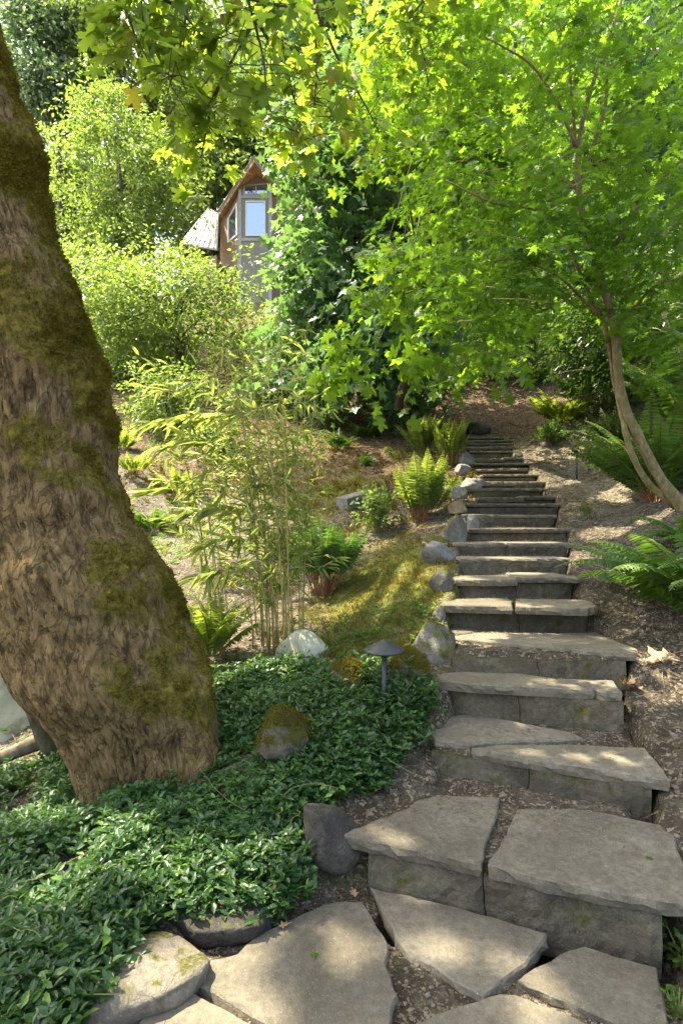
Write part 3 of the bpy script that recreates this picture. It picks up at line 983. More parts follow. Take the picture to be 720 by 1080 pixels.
disp = disp + np.exp(-np.maximum(zgr, 0) / .22) * .26 * lobe
disp = disp + .014 * np.clip(mossw, 0, 1) * (fbm(v * 30, 3, 61) + .3)
v = v + np.stack([ct[None] * disp, stn[None] * disp, np.zeros_like(disp)], -1)
i0 = np.arange(len(yy) - 1)[:, None] * SEG
j0 = np.arange(SEG)[None]
k0 = (j0 + 1) % SEG
q = np.stack([i0 + j0, i0 + SEG + j0, i0 + SEG + k0, i0 + k0], -1).reshape(-1, 4)
a = Acc()
a.add(v.reshape(-1, 3), q.ravel(), np.full(len(q), 4))
base = np.array([cen[-60, 0], TD, float(ground_z(cen[-60, 0], TD))])
TREE = thing('maple_tree', base, 'thick mossy leaning maple trunk on the left with its leafy boughs overhead', 'tree')
# limbs of the high crown, beyond the top of the picture
rl = np.random.default_rng(77)
top = cen[0]
LIMB_ENDS = []
for (ex, ey, ez) in [(-5.2, 4.6, 11.2), (-2.4, 5.6, 11.5), (-3.6, 7.4, 12.6), (-.2, 3.6, 10.0), (-4.6, 6.8, 12.6), (.6, 6.0, 11.8), (-4.2, 2.6, 10.5), (-4.2, 9.0, 12.5), (1.6, 4.2, 10.5), (-1.6, 2.0, 9.6)]:
    e = np.array([ex, ey, ez])
    tt = np.linspace(0, 1, 14)[:, None]
    mid = (top + e) / 2 + np.array([0, 0, 1.2])
    pts = (1 - tt) ** 2 * top + 2 * tt * (1 - tt) * mid + tt ** 2 * e
    a.tube(pts, np.linspace(.11, .03, 14), 10, 0, rough=.15, seed=3)
    LIMB_ENDS.append(pts)
a.v = [x - base for x in a.v]
trunk = a.build('trunk', BARK, TREE, True)
at = trunk.data.attributes.new('moss', 'FLOAT', 'POINT')
mv = np.full(len(trunk.data.vertices), .5, np.float32)
mv[:mossw.size] = mossw.ravel()
at.data.foreach_set('value', mv)
# moss cushions on the bark
rm = np.random.default_rng(12)
vis = (stn[None] < .35) & (v[..., 2] < 3.8) & (mossw > .45)
cand = v[vis]
cw = (mossw[vis] - .40) ** 1.5 * (1 + 1.5 * sstep(.3, .95, np.broadcast_to(ct[None], mossw.shape)[vis])) * (.15 + np.maximum(0, .5 + fbm(cand * 9, 3, 71)))
idx = rm.choice(len(cand), 42000, p=cw / cw.sum())
nout = np.broadcast_to(np.stack([ct, stn, np.zeros_like(ct)], -1)[None], v.shape)[vis][idx]
mp = cand[idx] + rm.normal(0, .005, (len(idx), 3)) - nout * .002
md = nrm(nout * .8 + rm.normal(0, .55, (len(idx), 3)) + UP * .15)
a = Acc()
put_leaves(a, 'diamond', mp - base, md, nrm(rm.normal(0, 1, (len(idx), 3))), rm.uniform(.008, .020, len(idx)), wide=.8)
a.build('moss', L_MOSS, TREE)

# crown: boughs hanging into the picture + high canopy above it
def twig_from(a, p0, p1, r0, r1, sag=.1, n=10, mat=0):
    tt = np.linspace(0, 1, n)[:, None]
    m = (p0 + p1) / 2 + np.array([0, 0, sag])
    pts = (1 - tt) ** 2 * p0 + 2 * tt * (1 - tt) * m + tt ** 2 * p1
    a.tube(pts, np.linspace(r0, r1, n), 6, mat)
    return pts

rc = np.random.default_rng(21)
crown = Acc()
bough = Acc()
BOUGHS = [  # photo polyline, distance: the hanging branches of the top edge
    [(330, -60, 4.0), (332, 20, 3.9), (334, 80, 3.8), (330, 120, 3.7)],
    [(330, 0, 4.0), (355, 60, 4.1), (385, 110, 4.2), (400, 140, 4.2)],
    [(300, -50, 3.6), (270, 20, 3.5), (240, 70, 3.4), (215, 120, 3.4)],
    [(210, -60, 3.4), (200, -5, 3.3), (190, 50, 3.2), (176, 100, 3.2)],
    [(240, -60, 3.2), (262, 0, 3.2), (278, 60, 3.2), (282, 110, 3.2)],
    [(130, -60, 3.3), (125, -10, 3.2), (140, 30, 3.2), (150, 60, 3.2)],
    [(400, -60, 4.4), (420, 0, 4.4), (445, 50, 4.5), (452, 90, 4.6)],
    [(470, -50, 4.2), (455, -10, 4.2), (430, 20, 4.2), (410, 45, 4.2)],
    [(270, 20, 3.5), (300, 70, 3.7), (315, 120, 3.8), (318, 150, 3.8)],
    [(240, 70, 3.4), (225, 105, 3.5), (218, 135, 3.6), (212, 165, 3.6)],
    [(180, -40, 3.0), (230, -10, 3.1), (290, 5, 3.2), (340, 10, 3.4)],
    [(120, -50, 3.0), (160, -10, 3.1), (190, 10, 3.2), (215, 40, 3.2)],
]
for bi, b in enumerate(BOUGHS):
    pts = np.array([P(*q) for q in b])
    tt = np.linspace(0, len(pts) - 1, 16)
    pp = np.stack([np.interp(tt, np.arange(len(pts)), pts[:, c]) for c in range(3)], -1)
    pp[1:-1] = (pp[:-2] + pp[1:-1] * 2 + pp[2:]) / 4
    bough.tube(pp, np.linspace(.012, .0035, 16), 6)
    for k in range(2, 16):
        for rep in range(3 if bi < 10 else 2):
            c = pp[k] + rc.normal(0, .02, 3)
            dr = nrm(np.array([rc.normal(0, 1), rc.normal(0, .8), rc.normal(-.45, .5)]))
            Lp = rc.uniform(.06, .30)
            e = c + dr * Lp
            if rc.random() < .5:
                bough.tube(np.array([c, (c + e) / 2 + [0, 0, .015], e]), [.003, .0025, .0018], 5)
            N = 2 if rc.random() < .5 else 1
            ld = nrm(np.array([[dr[0], dr[1], -.55]] * N) + rc.normal(0, .45, (N, 3)))
            ln = nrm(np.array([[0, -.35, .8]] * N) + rc.normal(0, .38, (N, 3)))
            put_leaves(crown, 'maple', np.array([e] * N), ld, ln, rc.uniform(.075, .150, N))
# unseen canopy masses above and around the view, placed to shade the foreground
cl, cr_ = [], []
for pts in LIMB_ENDS:
    for k in (7, 9, 11, 13):
        cl.append(pts[k] + rc.normal(0, .35, 3))
cl = np.array(cl)
cl = np.concatenate([cl, clumps_in(rc, (-4.0, 4.6, 10.8), (4.6, 5.4, 1.7), 190, .1), clumps_in(rc, (-3.4, 1.8, 9.6), (4.4, 2.6, 1.2), 90, .1)])
st_, dr_ = [], []
for c in cl:
    n = 24
    st_.append(c + rc.normal(0, .42, (n, 3)) * [1.2, 1.2, .6])
    dr_.append(nrm(rc.normal(0, 1, (n, 3)) * [1, 1, .35]))
pos, ld, ln, sc = spray(rc, np.concatenate(st_), np.concatenate(dr_), .75, 6, leaf=.20)
pyc = CY - (pos[:, 2] - EYE) / np.maximum(pos[:, 1], .1) * F
BG = [(P(*b[-1]), .30) for b in BOUGHS[::2]] + [(P(*b[1]), .25) for b in BOUGHS[1::3]]  # more openings cut in the unseen canopy so sun lights the boughs
ok = keep_gaps(pos + ld * (sc * .5)[:, None], [(T_, r_ + .07) for T_, r_ in GAPS + BG]) & (pyc < -25)
put_leaves(crown, 'maple_far', pos[ok], ld[ok], ln[ok], sc[ok])
crown.v = [x - base for x in crown.v]
bough.v = [x - base for x in bough.v]
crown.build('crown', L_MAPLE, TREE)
bough.build('hanging_twigs', BARK_DARK, TREE, True)

# ------------------------------------------------------------------ crowns built from clumps
def tree(name, label, cat, basep, trunk_pts, trunk_r, clumps, cr, n_sprays, per, twig, leaf, kind, lm, bm_, seed, gaps=False, droop=.25, group=None, flat=.55, limbs=True, outward=.6, jit=.4):
    r = np.random.default_rng(seed)
    basep = np.asarray(basep, float)
    T = thing(name, basep, label, cat, group)
    a = Acc()
    tp = np.asarray(trunk_pts, float)
    a.tube(tp, np.linspace(trunk_r, trunk_r * .45, len(tp)), 10, rough=.15, seed=seed)
    clumps = np.asarray(clumps, float)
    crr = np.broadcast_to(np.asarray(cr, float), (len(clumps),))
    if limbs:
        for c in clumps[:: max(1, len(clumps) // 26)]:
            s = tp[min(len(tp) - 1, int(r.uniform(.35, 1) * len(tp)))]
            m = (s + c) / 2 + [0, 0, .12 * np.linalg.norm(c - s)]
            a.tube(np.array([s, (s + m) / 2 + r.normal(0, .03, 3), m, c]), np.array([.32, .22, .16, .05]) * trunk_r, 6)
    a.v = [x - basep for x in a.v]
    a.build('trunk', bm_, T, True)
    st, dr = [], []
    cc = clumps.mean(0)
    for c, q in zip(clumps, crr):
        n = n_sprays
        d = nrm(r.normal(0, 1, (n, 3)) + [0, 0, .35])
        rr = r.uniform(.35, 1.0, (n, 1)) ** .5
        st.append(c + d * rr * q * np.array([1.1, 1.1, .75]))
        dr.append(nrm(d * outward + r.normal(0, .5, (n, 3)) + nrm(c - cc) * .3))
    pos, ld, ln, sc = spray(r, np.concatenate(st), np.concatenate(dr), twig, per, droop, jit, leaf=leaf, flat=flat)
    if gaps:
        ok = keep_gaps(pos, GAPS)
        pos, ld, ln, sc = pos[ok], ld[ok], ln[ok], sc[ok]
    a = Acc()
    put_leaves(a, kind, pos - basep, ld, ln, sc)
    a.build('crown', lm, T)
    return T

def pxs(lst):
    return np.array([P(*q) for q in lst])

# vine maple on the right: two twisted stems, leaf sprays in layers
rv = np.random.default_rng(31)
VB = gp(735, 560, 4.8)
VINE = thing('vine_maple', VB, 'slender vine maple with two twisted stems leaning over the steps from the right', 'tree')
a = Acc()
def smooth_path(lst, n=40, wob=0.0):
    pts = pxs(lst)
    tt = np.linspace(0, len(pts) - 1, n)
    o = np.stack([np.interp(tt, np.arange(len(pts)), pts[:, c]) for c in range(3)], -1)
    for _ in range(2):
        o[1:-1] = (o[:-2] + 2 * o[1:-1] + o[2:]) / 4
    return o
V1 = smooth_path([(748, 575, 4.75), (718, 531, 4.8), (693, 504, 4.8), (677, 467, 4.8), (662, 440, 4.8), (652, 408, 4.8), (651, 376, 4.8), (648, 348, 4.85), (641, 318, 4.9), (632, 290, 4.95), (618, 250, 5.0), (609, 200, 5.0), (607, 152, 5.0), (625, 82, 5.1), (652, 15, 5.2), (670, -60, 5.3)])
V2 = smooth_path([(712, 535, 4.85), (682, 511, 4.85), (666, 480, 4.8), (659, 456, 4.8), (656, 438, 4.86), (647, 402, 4.9), (643, 366, 4.88), (636, 338, 4.9), (622, 312, 4.95), (608, 280, 5.0), (590, 240, 5.2), (575, 190, 5.4)])
a.tube(V1, np.interp(np.linspace(0, 1, 40), [0, .15, .6, 1], [.070, .042, .030, .013]), 14, rough=.22, seed=5)
a.tube(V2, np.linspace(.029, .012, 40), 12, rough=.22, seed=6)
for lst, r0 in [([(607, 155, 5.0), (590, 110, 4.9), (560, 65, 4.8), (510, 38, 4.7)], .020), ([(610, 200, 5.0), (640, 110, 5.2), (640, 50, 5.3), (655, -20, 5.4)], .022),
                ([(607, 152, 5), (600, 70, 5.0), (612, -20, 4.9)], .016), ([(632, 290, 4.95), (670, 220, 4.6), (715, 170, 4.4), (770, 130, 4.2)], .022), ([(618, 250, 5), (570, 220, 4.6), (520, 215, 4.3), (470, 190, 4.2)], .018),
                ([(609, 200, 5), (560, 160, 5.4), (500, 120, 5.8), (440, 90, 6.0)], .018), ([(636, 338, 4.9), (590, 290, 4.6), (545, 270, 4.4), (500, 280, 4.3)], .014), ([(648, 348, 4.85), (690, 300, 4.6), (730, 290, 4.4)], .016),
                ([(575, 190, 5.4), (550, 120, 5.8), (540, 40, 6.2)], .014), ([(641, 318, 4.9), (680, 260, 5.4), (720, 230, 5.8), (760, 200, 6.2)], .016)]:
    pth = smooth_path(lst, 16)
    a.tube(pth, np.linspace(r0, .005, 16), 7, rough=.1, seed=2)
vt = a
st, dr = [], []
# layered sprays: (photo x, y, distance, half width px, half height px, count)
for (x, y, d, hx, hy, n, dd) in [(560, 60, 4.9, 120, 70, 230, .7), (680, 60, 4.9, 90, 80, 200, .7), (470, 120, 5.4, 60, 70, 130, .5), (560, 190, 4.6, 95, 55, 230, .55), (680, 190, 4.7, 70, 70, 170, .6),
                                 (530, 270, 4.5, 60, 40, 140, .5), (600, 285, 4.8, 70, 50, 150, .6), (690, 290, 4.6, 60, 60, 120, .6), (500, 330, 4.6, 40, 36, 70, .4), (590, 340, 5.6, 60, 30, 60, .5), (715, 350, 4.8, 40, 40, 50, .5),
                                 (610, -60, 4.6, 170, 60, 200, .9), (760, 150, 4.6, 60, 140, 120, .8), (430, 40, 5.6, 50, 60, 70, .5), (700, 380, 5.2, 40, 25, 30, .5), (450, 240, 5.0, 36, 40, 40, .4)]:
    n = int(n * .60)
    cxs = rv.uniform(-1, 1, n)
    cys = rv.uniform(-1, 1, n)
    ds = d + rv.normal(0, dd, n)
    layer = np.round((y + cys * hy) / 34) * 34 + rv.normal(0, 4, n) + (cxs * hx) * .06
    pts = np.stack([(x + cxs * hx - CX) * d / F, ds, EYE - (layer - CY) * d / F], -1)
    st.append(pts)
    dr.append(nrm(np.stack([rv.normal(-.3, .9, n), rv.normal(-.35, .8, n), rv.normal(-.12, .10, n)], -1)))
pos, ld, ln, sc = spray(rv, np.concatenate(st), np.concatenate(dr), .38, 10, .22, .22, leaf=.078, flat=1.2)
ok = keep_gaps(pos, GAPS)
for s_, d_ in list(zip(np.concatenate(st), np.concatenate(dr)))[::4]:
    vt.tube(np.array([s_ - d_ * .12, s_ + d_ * .12 - [0, 0, .01], s_ + d_ * .38 - [0, 0, .084]]), [.003, .0022, .001], 4, caps=False)
vt.v = [x - VB for x in vt.v]
vt.build('trunk', BARK_VINE, VINE, True)
a = Acc()
put_leaves(a, 'palmate', pos[ok] - VB, ld[ok], ln[ok], sc[ok])
a.build('crown', L_VINE, VINE)

# lime green bigleaf maple over the upper steps
rt = np.random.default_rng(41)
cl = []
for (x, y, d, rx_, ry_, k) in [(450, 330, 7.6, 60, 34, 16), (470, 250, 7.8, 60, 50, 20), (500, 160, 8.2, 70, 60, 22), (430, 150, 8.4, 60, 60, 18), (410, 340, 7.4, 30, 30, 9), (400, 395, 7.4, 22, 14, 5), (450, 380, 7.6, 24, 16, 4), (520, 60, 8.6, 80, 60, 16), (540, 340, 8.2, 40, 40, 8), (430, 60, 8.6, 50, 50, 10)]:
    for _ in range(k):
        cl.append(P(x + rt.uniform(-1, 1) * rx_, y + rt.uniform(-1, 1) * ry_, d + rt.normal(0, .45)))
b = gp(420, 432, 9.6)
tree('lime_maple', 'young maple with big lime-green leaves hanging beside the upper steps', 'tree', b, pxs([(420, 432, 9.6), (430, 380, 9.2), (445, 300, 8.8), (460, 200, 8.6), (480, 80, 8.6)]), .07, cl, .32, 9, 5, .42, .155, 'maple', L_LIME, BARK_DARK, 42, gaps=True, droop=.4, flat=.5)

# dark blue-green maple behind it
cl = []
for (x, y, d, rx_, ry_, k) in [(372, 220, 11.5, 60, 60, 32), (345, 325, 11.5, 50, 40, 24), (390, 330, 11.0, 50, 60, 24), (380, 130, 12, 80, 60, 30), (345, 150, 12, 36, 50, 14), (400, 395, 11, 50, 16, 10), (330, 385, 11.4, 40, 20, 10), (430, 230, 12, 50, 80, 20), (440, 370, 12, 40, 30, 10)]:
    for _ in range(k):
        xx_, yy_ = x + rt.uniform(-1, 1) * rx_, y + rt.uniform(-1, 1) * ry_
        cl.append(P(max(xx_, 326) if yy_ < 305 else xx_, yy_, d + rt.normal(0, .6)))
b = gp(385, 425, 13)
tree('dark_maple', 'dense dark maple with bluish leaves sweeping to the ground between house and steps', 'tree', b, pxs([(385, 425, 13), (380, 350, 12.6), (370, 250, 12.4), (365, 120, 12.4)]), .16, cl, .5, 20, 5, .5, .175, 'maple_far', L_DARKMAPLE, BARK_DARK, 43, droop=.45, flat=.35)

# backdrop trees and shrubs
def mass(name, label, cat, cx_, cy_, d, rx_, ry_, k, cr, n, per, twig, leaf, kind, lm, seed, base_py=None, group=None, depth=None, flat=.55, shell=.45):
    r = np.random.default_rng(seed)
    c = P(cx_, cy_, d)
    R3 = np.array([rx_ * d / F, (depth or rx_ * d / F), ry_ * d / F])
    cl = clumps_in(r, c, R3, k, shell)
    cl = c + (cl - c) * (1 + .45 * fbm((cl - c) / R3 * 1.7 + seed, 2, seed))[:, None]
    cr = cr * r.uniform(.45, 1.25, k)
    bx, by = c[0], c[1]
    b = np.array([bx, by, float(ground_z(bx, by))])
    cl[:, 2] = np.maximum(cl[:, 2], ground_z(cl[:, 0], cl[:, 1]) + .15)
    topz = max(c[2] + R3[2] * .4, b[2] + 1)
    tp = [b + (np.array([bx, by, topz]) - b) * f + r.normal(0, .03 * R3[0], 3) * (f > 0) for f in np.linspace(0, 1, 6)]
    return tree(name, label, cat, b - [0, 0, .05], tp, max(.05, R3[0] * .06), cl, cr, n, per, twig, leaf, kind, lm, BARK_DARK, seed + 1, group=group, flat=flat)

mass('sunlit_shrub', 'large rounded yellow-green shrub in full sun below the house', 'shrub', 186, 338, 14, 100, 54, 100, .62, 30, 6, .42, .11, 'small', L_SHRUB, 101)
mass('sunlit_shrub', 'tall sunlit bush left of the house between trunk and shrub mound', 'shrub', 125, 195, 19, 66, 110, 84, .85, 36, 6, .42, .14, 'small', L_SHRUB, 103)
mass('deciduous_tree', 'tall bluish-green tree against the sky in the upper left corner', 'tree', 62, 70, 30, 56, 90, 100, 1.3, 44, 5, .6, .26, 'diamond', L_FIR, 105)
mass('deciduous_tree', 'bright leafy tree rising directly behind the house roof', 'tree', 215, 105, 46, 60, 95, 90, 2.0, 26, 5, .8, .38, 'diamond', L_SHRUB, 131)
mass('hedge_bush', 'shaded mid-green bush at the back of the clearing behind the leaning trunk', 'bush', 140, 375, 16, 60, 52, 60, .6, 24, 6, .34, .12, 'small', L_DEEP, 107)
mass('deciduous_tree', 'leafy tree behind the house roof with small gaps of sky', 'tree', 345, 50, 24, 80, 75, 90, 1.1, 24, 5, .55, .24, 'maple_far', L_DARKMAPLE, 109)
mass('deciduous_tree', 'pale sunny tree between the house and the corner tree', 'tree', 160, 60, 30, 90, 110, 110, 1.4, 26, 5, .6, .26, 'diamond', L_SHRUB, 111)
mass('understory_bush', 'light green bush at the head of the steps under the lime maple', 'bush', 520, 340, 15, 70, 60, 70, .7, 24, 6, .4, .13, 'small', L_SHRUB, 113)
mass('understory_bush', 'dark leafy bush behind the vine maple stems on the right', 'bush', 660, 350, 9.5, 70, 60, 60, .5, 24, 6, .34, .11, 'small', L_DEEP, 115)
mass('understory_bush', 'shaded bush at the right edge behind the tall ferns', 'bush', 745, 330, 7.5, 60, 80, 50, .5, 22, 6, .34, .10, 'small', L_DEEP, 117)
mass('deciduous_tree', 'dark green tree behind the vine maple crown at the top right', 'tree', 650, 160, 13, 110, 150, 110, .85, 24, 5, .45, .17, 'maple_far', L_DARKMAPLE, 119)
mass('deciduous_tree', 'mid-green tree rising behind the upper steps', 'tree', 530, 190, 19, 90, 150, 110, 1.1, 22, 5, .5, .22, 'maple_far', L_DEEP, 121)
mass('understory_bush', 'low dark bush under the dark maple at the edge of the mulch', 'bush', 420, 405, 14.5, 60, 22, 30, .45, 22, 6, .3, .12, 'small', L_DEEP, 123)
mass('understory_bush', 'sunlit pale bush behind the bamboo tips and below the house', 'bush', 300, 415, 13, 40, 28, 34, .45, 22, 6, .3, .10, 'small', L_SHRUB, 125)
mass('understory_bush', 'light-leaved bush glimpsed behind the lower bamboo leaves', 'bush', 175, 425, 11, 34, 30, 26, .4, 22, 6, .28, .09, 'small', L_SHRUB, 127)

# wood at the top of the hill
FW = 'trees of the wood on the hilltop'
fw = None
labs = ['hilltop tree seen at the far left beyond the leaning trunk', 'hilltop tree behind the corner tree', 'hilltop tree behind the house', 'hilltop tree above the dark maple', 'hilltop tree behind the lime maple',
        'hilltop tree behind the middle of the vine maple', 'hilltop tree behind the vine maple stems', 'hilltop tree at the far right edge', 'hilltop tree beyond the left edge shrubs', 'hilltop tree filling the gap beyond the right-hand bushes']
for i, (x, d, s) in enumerate([(-40, 44, 1.0), (95, 52, .85), (225, 46, 1.05), (330, 42, 1.1), (440, 40, 1.1), (540, 38, 1.15), (640, 36, 1.1), (760, 34, 1.2), (20, 60, .8), (590, 55, 1.5)]):
    px_ = (x - CX) * d / F
    loc = (px_, d, float(ground_z(px_, d)) - .2)
    if fw is None:
        r = np.random.default_rng(140)
        cl = clumps_in(r, (0, 0, 9.5), (5.2, 5.2, 8.2), 150, .5)
        fw = tree('forest_tree', labs[0], 'tree', (0, 0, 0), [(0, 0, 0), (0, 0, 5), (.1, 0, 10), (0, 0, 15)], .35, cl, 1.5, 30, 5, .8, .46, 'diamond', L_FAR, BARK_DARK, 141, group=FW)
        fw.location = loc
        fw.scale = (s,) * 3
    else:
        copy_tree(fw, loc, i * 1.3, s, labs[i], FW)

for o in list(COL.objects):
    lb = o.get('label', '')
    if 'mossy boulder just right' in lb or 'moss-capped' in lb or 'moss-covered' in lb:
        moss_cushion(o, 14000, len(lb), .007, L_MOSS, .15)
    elif 'yellow mossy mound' in lb:
        moss_cushion(o, 9000, len(lb), .012, L_MOSS, .0)

# ------------------------------------------------------------------ ferns
def plain(name, col, rough=.7, spec=.3, var=None, metal=0.0):
    t = NT(name)
    if var:
        n = t.noise(t.pos(), var[0], 5, .65)
        c = t.ramp(n, [(.3, tuple(q * (1 - var[1]) for q in col)), (.7, tuple(q * (1 + var[1]) for q in col))])
    else:
        c = tuple(col)
    t.b.inputs['Metallic'].default_value = metal
    return t.done(c, rough, None, spec)

STALK_RED = plain('fern_stalk_red', (.15, .065, .03), .7, .3, (30, .4))
STALK_GRN = plain('fern_stalk_green', (.12, .13, .04), .6, .3, (30, .3))

def fern(label, loc, n, L, e0, bend, seed, lm, stalk, bare=.22, wid=.17, spread=(0, 2 * math.pi), rz=0.0, group='ferns of the garden slope', npin=26, base_r=.05, erand=.16):
    """a shuttlecock of arching fronds; elevation e0 at the base falls by bend along the frond"""
    r = np.random.default_rng(seed)
    T = thing('fern', loc, label, 'fern', group)
    fr, sk = Acc(), Acc()
    M = 14
    for i in range(n):
        az = spread[0] + (spread[1] - spread[0]) * (i + r.uniform(-.4, .4)) / n
        e = e0 + r.normal(0, erand)
        l = L * r.uniform(.75, 1.1)
        bd = bend * r.uniform(.7, 1.3)
        tt = np.linspace(0, 1, M)
        el = e - bd * tt ** 1.5
        el = np.maximum(el, -1.2)
        azs = az + r.normal(0, .12) * tt
        step_ = l / (M - 1)
        dv = np.stack([np.cos(el) * np.cos(azs), np.cos(el) * np.sin(azs), np.sin(el)], -1)
        pts = np.cumsum(np.r_[[np.zeros(3)], dv[:-1] * step_], 0) + np.array([math.cos(az), math.sin(az), 0]) * base_r * r.uniform(.3, 1)
        sk.tube(pts, np.linspace(.0052, .0015, M) * (L / .7) ** .5, 5)
        tp = np.linspace(bare, .985, npin)
        pos = np.stack([np.interp(tp, tt, pts[:, c]) for c in range(3)], -1)
        ax = nrm(np.stack([np.interp(tp, tt, dv[:, c]) for c in range(3)], -1))
        sd = nrm(np.cross(ax, UP) + 1e-5)
        nn = np.cross(sd, ax)
        u = (tp - bare) / (1 - bare)
        w = wid * l * np.minimum(1, .45 + 2.2 * u) * (1 - u ** 2.2) * 1.0 + .006
        for s in (-1, 1):
            ld = nrm(sd * s + ax * .28 - nn * .16 + r.normal(0, .07, (npin, 3)) + np.array([0, 0, -.10]))
            put_leaves(fr, 'lance', pos, ld, nrm(nn + r.normal(0, .12, (npin, 3))), w * r.uniform(.9, 1.08, npin), wide=max(1.4, .40 * (1 - bare) * l / npin / (.055 * 2 * wid * l * .5) * 2))
    fr.build('fronds', lm, T)
    sk.build('stalks', stalk, T)
    T.rotation_euler = (0, 0, rz)
    return T

FG = 'ferns of the garden slope'
FERNS = [
    ('upright fern with a thick red-brown stalk base on the mossy bank beside the bamboo', (340, 626, 5.0), 44, .70, 1.34, .42, L_FERN, STALK_RED, .36, .20),
    ('fern with red stalks standing beside the middle steps, lower than the upper pair', (445, 553, 6.0), 34, .74, 1.42, .32, L_FERNY, STALK_RED, .26, .19),
    ('upright fern of the upper pair, the one touching the steps', (474, 490, 8.7), 30, .72, 1.44, .35, L_FERNY, STALK_RED, .30, .15),
    ('upright fern of the upper pair, the one away from the steps', (446, 479, 9.4), 30, .66, 1.34, .55, L_FERNY, STALK_GRN, .2, .17),
    ('low dark fern on the mulch slope under the dark maple', (386, 464, 10.4), 22, .55, .85, .9, L_DEEP, STALK_GRN, .12, .2),
    ('small dark fern beside the grey rock on the mulch', (358, 477, 9.2), 16, .42, 1.05, .9, L_DEEP, STALK_GRN, .12, .2),
    ('low bright green fern on the shaded mulch left of the top step', (486, 440, 12), 18, .55, .6, .8, L_FERN, STALK_GRN, .12, .2),
    ('tall thin fern in shade under the dark maple', (445, 434, 12.6), 18, .9, 1.15, .8, L_DEEP, STALK_GRN, .2, .16),
    ('low pale fern spilling over the top of the steps', (532, 460, 11.4), 18, .62, .6, .8, L_FERNY, STALK_GRN, .12, .18),
    ('sunlit fern with dead fronds at its foot right of the top steps', (592, 446, 10.2), 26, .95, 1.0, 1.1, L_FERNY, STALK_RED, .18, .16),
    ('bushy fern above the sunlit one on the right-hand slope', (610, 425, 11.6), 20, .8, 1.0, 1.0, L_FERN, STALK_GRN, .18, .17),
    ('big arching fern behind the vine maple trunk with long fronds reaching left', (692, 526, 5.5), 38, 1.15, 1.05, 1.0, L_FERN, STALK_RED, .16, .14),
    ('tall upright fern at the right edge behind the vine maple', (728, 500, 6.2), 36, 1.4, 1.25, .85, L_FERN, STALK_RED, .2, .14),
    ('near fern at the right edge hanging broad fronds over the gravel', (760, 650, 3.3), 34, .98, .95, 1.35, L_FERN, STALK_GRN, .1, .17),
    ('small fern at the right edge under the vine maple trunk', (738, 575, 4.1), 16, .5, .8, 1.2, L_FERN, STALK_GRN, .1, .2),
    ('bright sunlit fern between the big trunk and the bamboo', (222, 684, 3.8), 24, .52, 1.1, .85, L_FERNY, STALK_GRN, .12, .17),
    ('sunlit fern with a rusty base, first behind the trunk in the clearing', (141, 502, 8.0), 20, .42, 1.2, .6, L_FERNY, STALK_RED, .35, .16),
    ('spiky fern with brown base in the middle of the sunny clearing', (190, 505, 8.0), 20, .58, 1.0, .6, L_FERNY, STALK_RED, .25, .13),
    ('dark fern in shadow at the near side of the sunny clearing', (162, 548, 7.0), 20, .45, .85, .8, L_DEEP, STALK_GRN, .12, .18),
    ('yellow-green fern at the back of the sunny clearing', (130, 473, 9.6), 20, .5, 1.1, .7, L_FERNY, STALK_GRN, .15, .18),
    ('dim fern high on the mulch slope behind the top of the steps', (560, 408, 14.0), 18, .8, .9, .9, L_DEEP, STALK_GRN, .15, .18),
    ('leafy fern in shade between the right-hand bushes', (650, 430, 8.6), 22, .85, 1.05, .9, L_DEEP, STALK_GRN, .15, .17),
    ('fern standing in mulch left of the tall thin fern', (412, 436, 12.8), 16, .7, 1.0, .9, L_DEEP, STALK_GRN, .18, .17),
]
for i, (lab, q, n, L, e0, bd, lm, sk, bare, wid) in enumerate(FERNS):
    near = q[2] < 6.5
    fern(lab, gp(*q) + np.array([0, 0, .0]), n, L, e0, bd, 300 + i, lm, sk, bare, wid, npin=30 if near else 20, base_r=.10 if n >= 30 else .05)

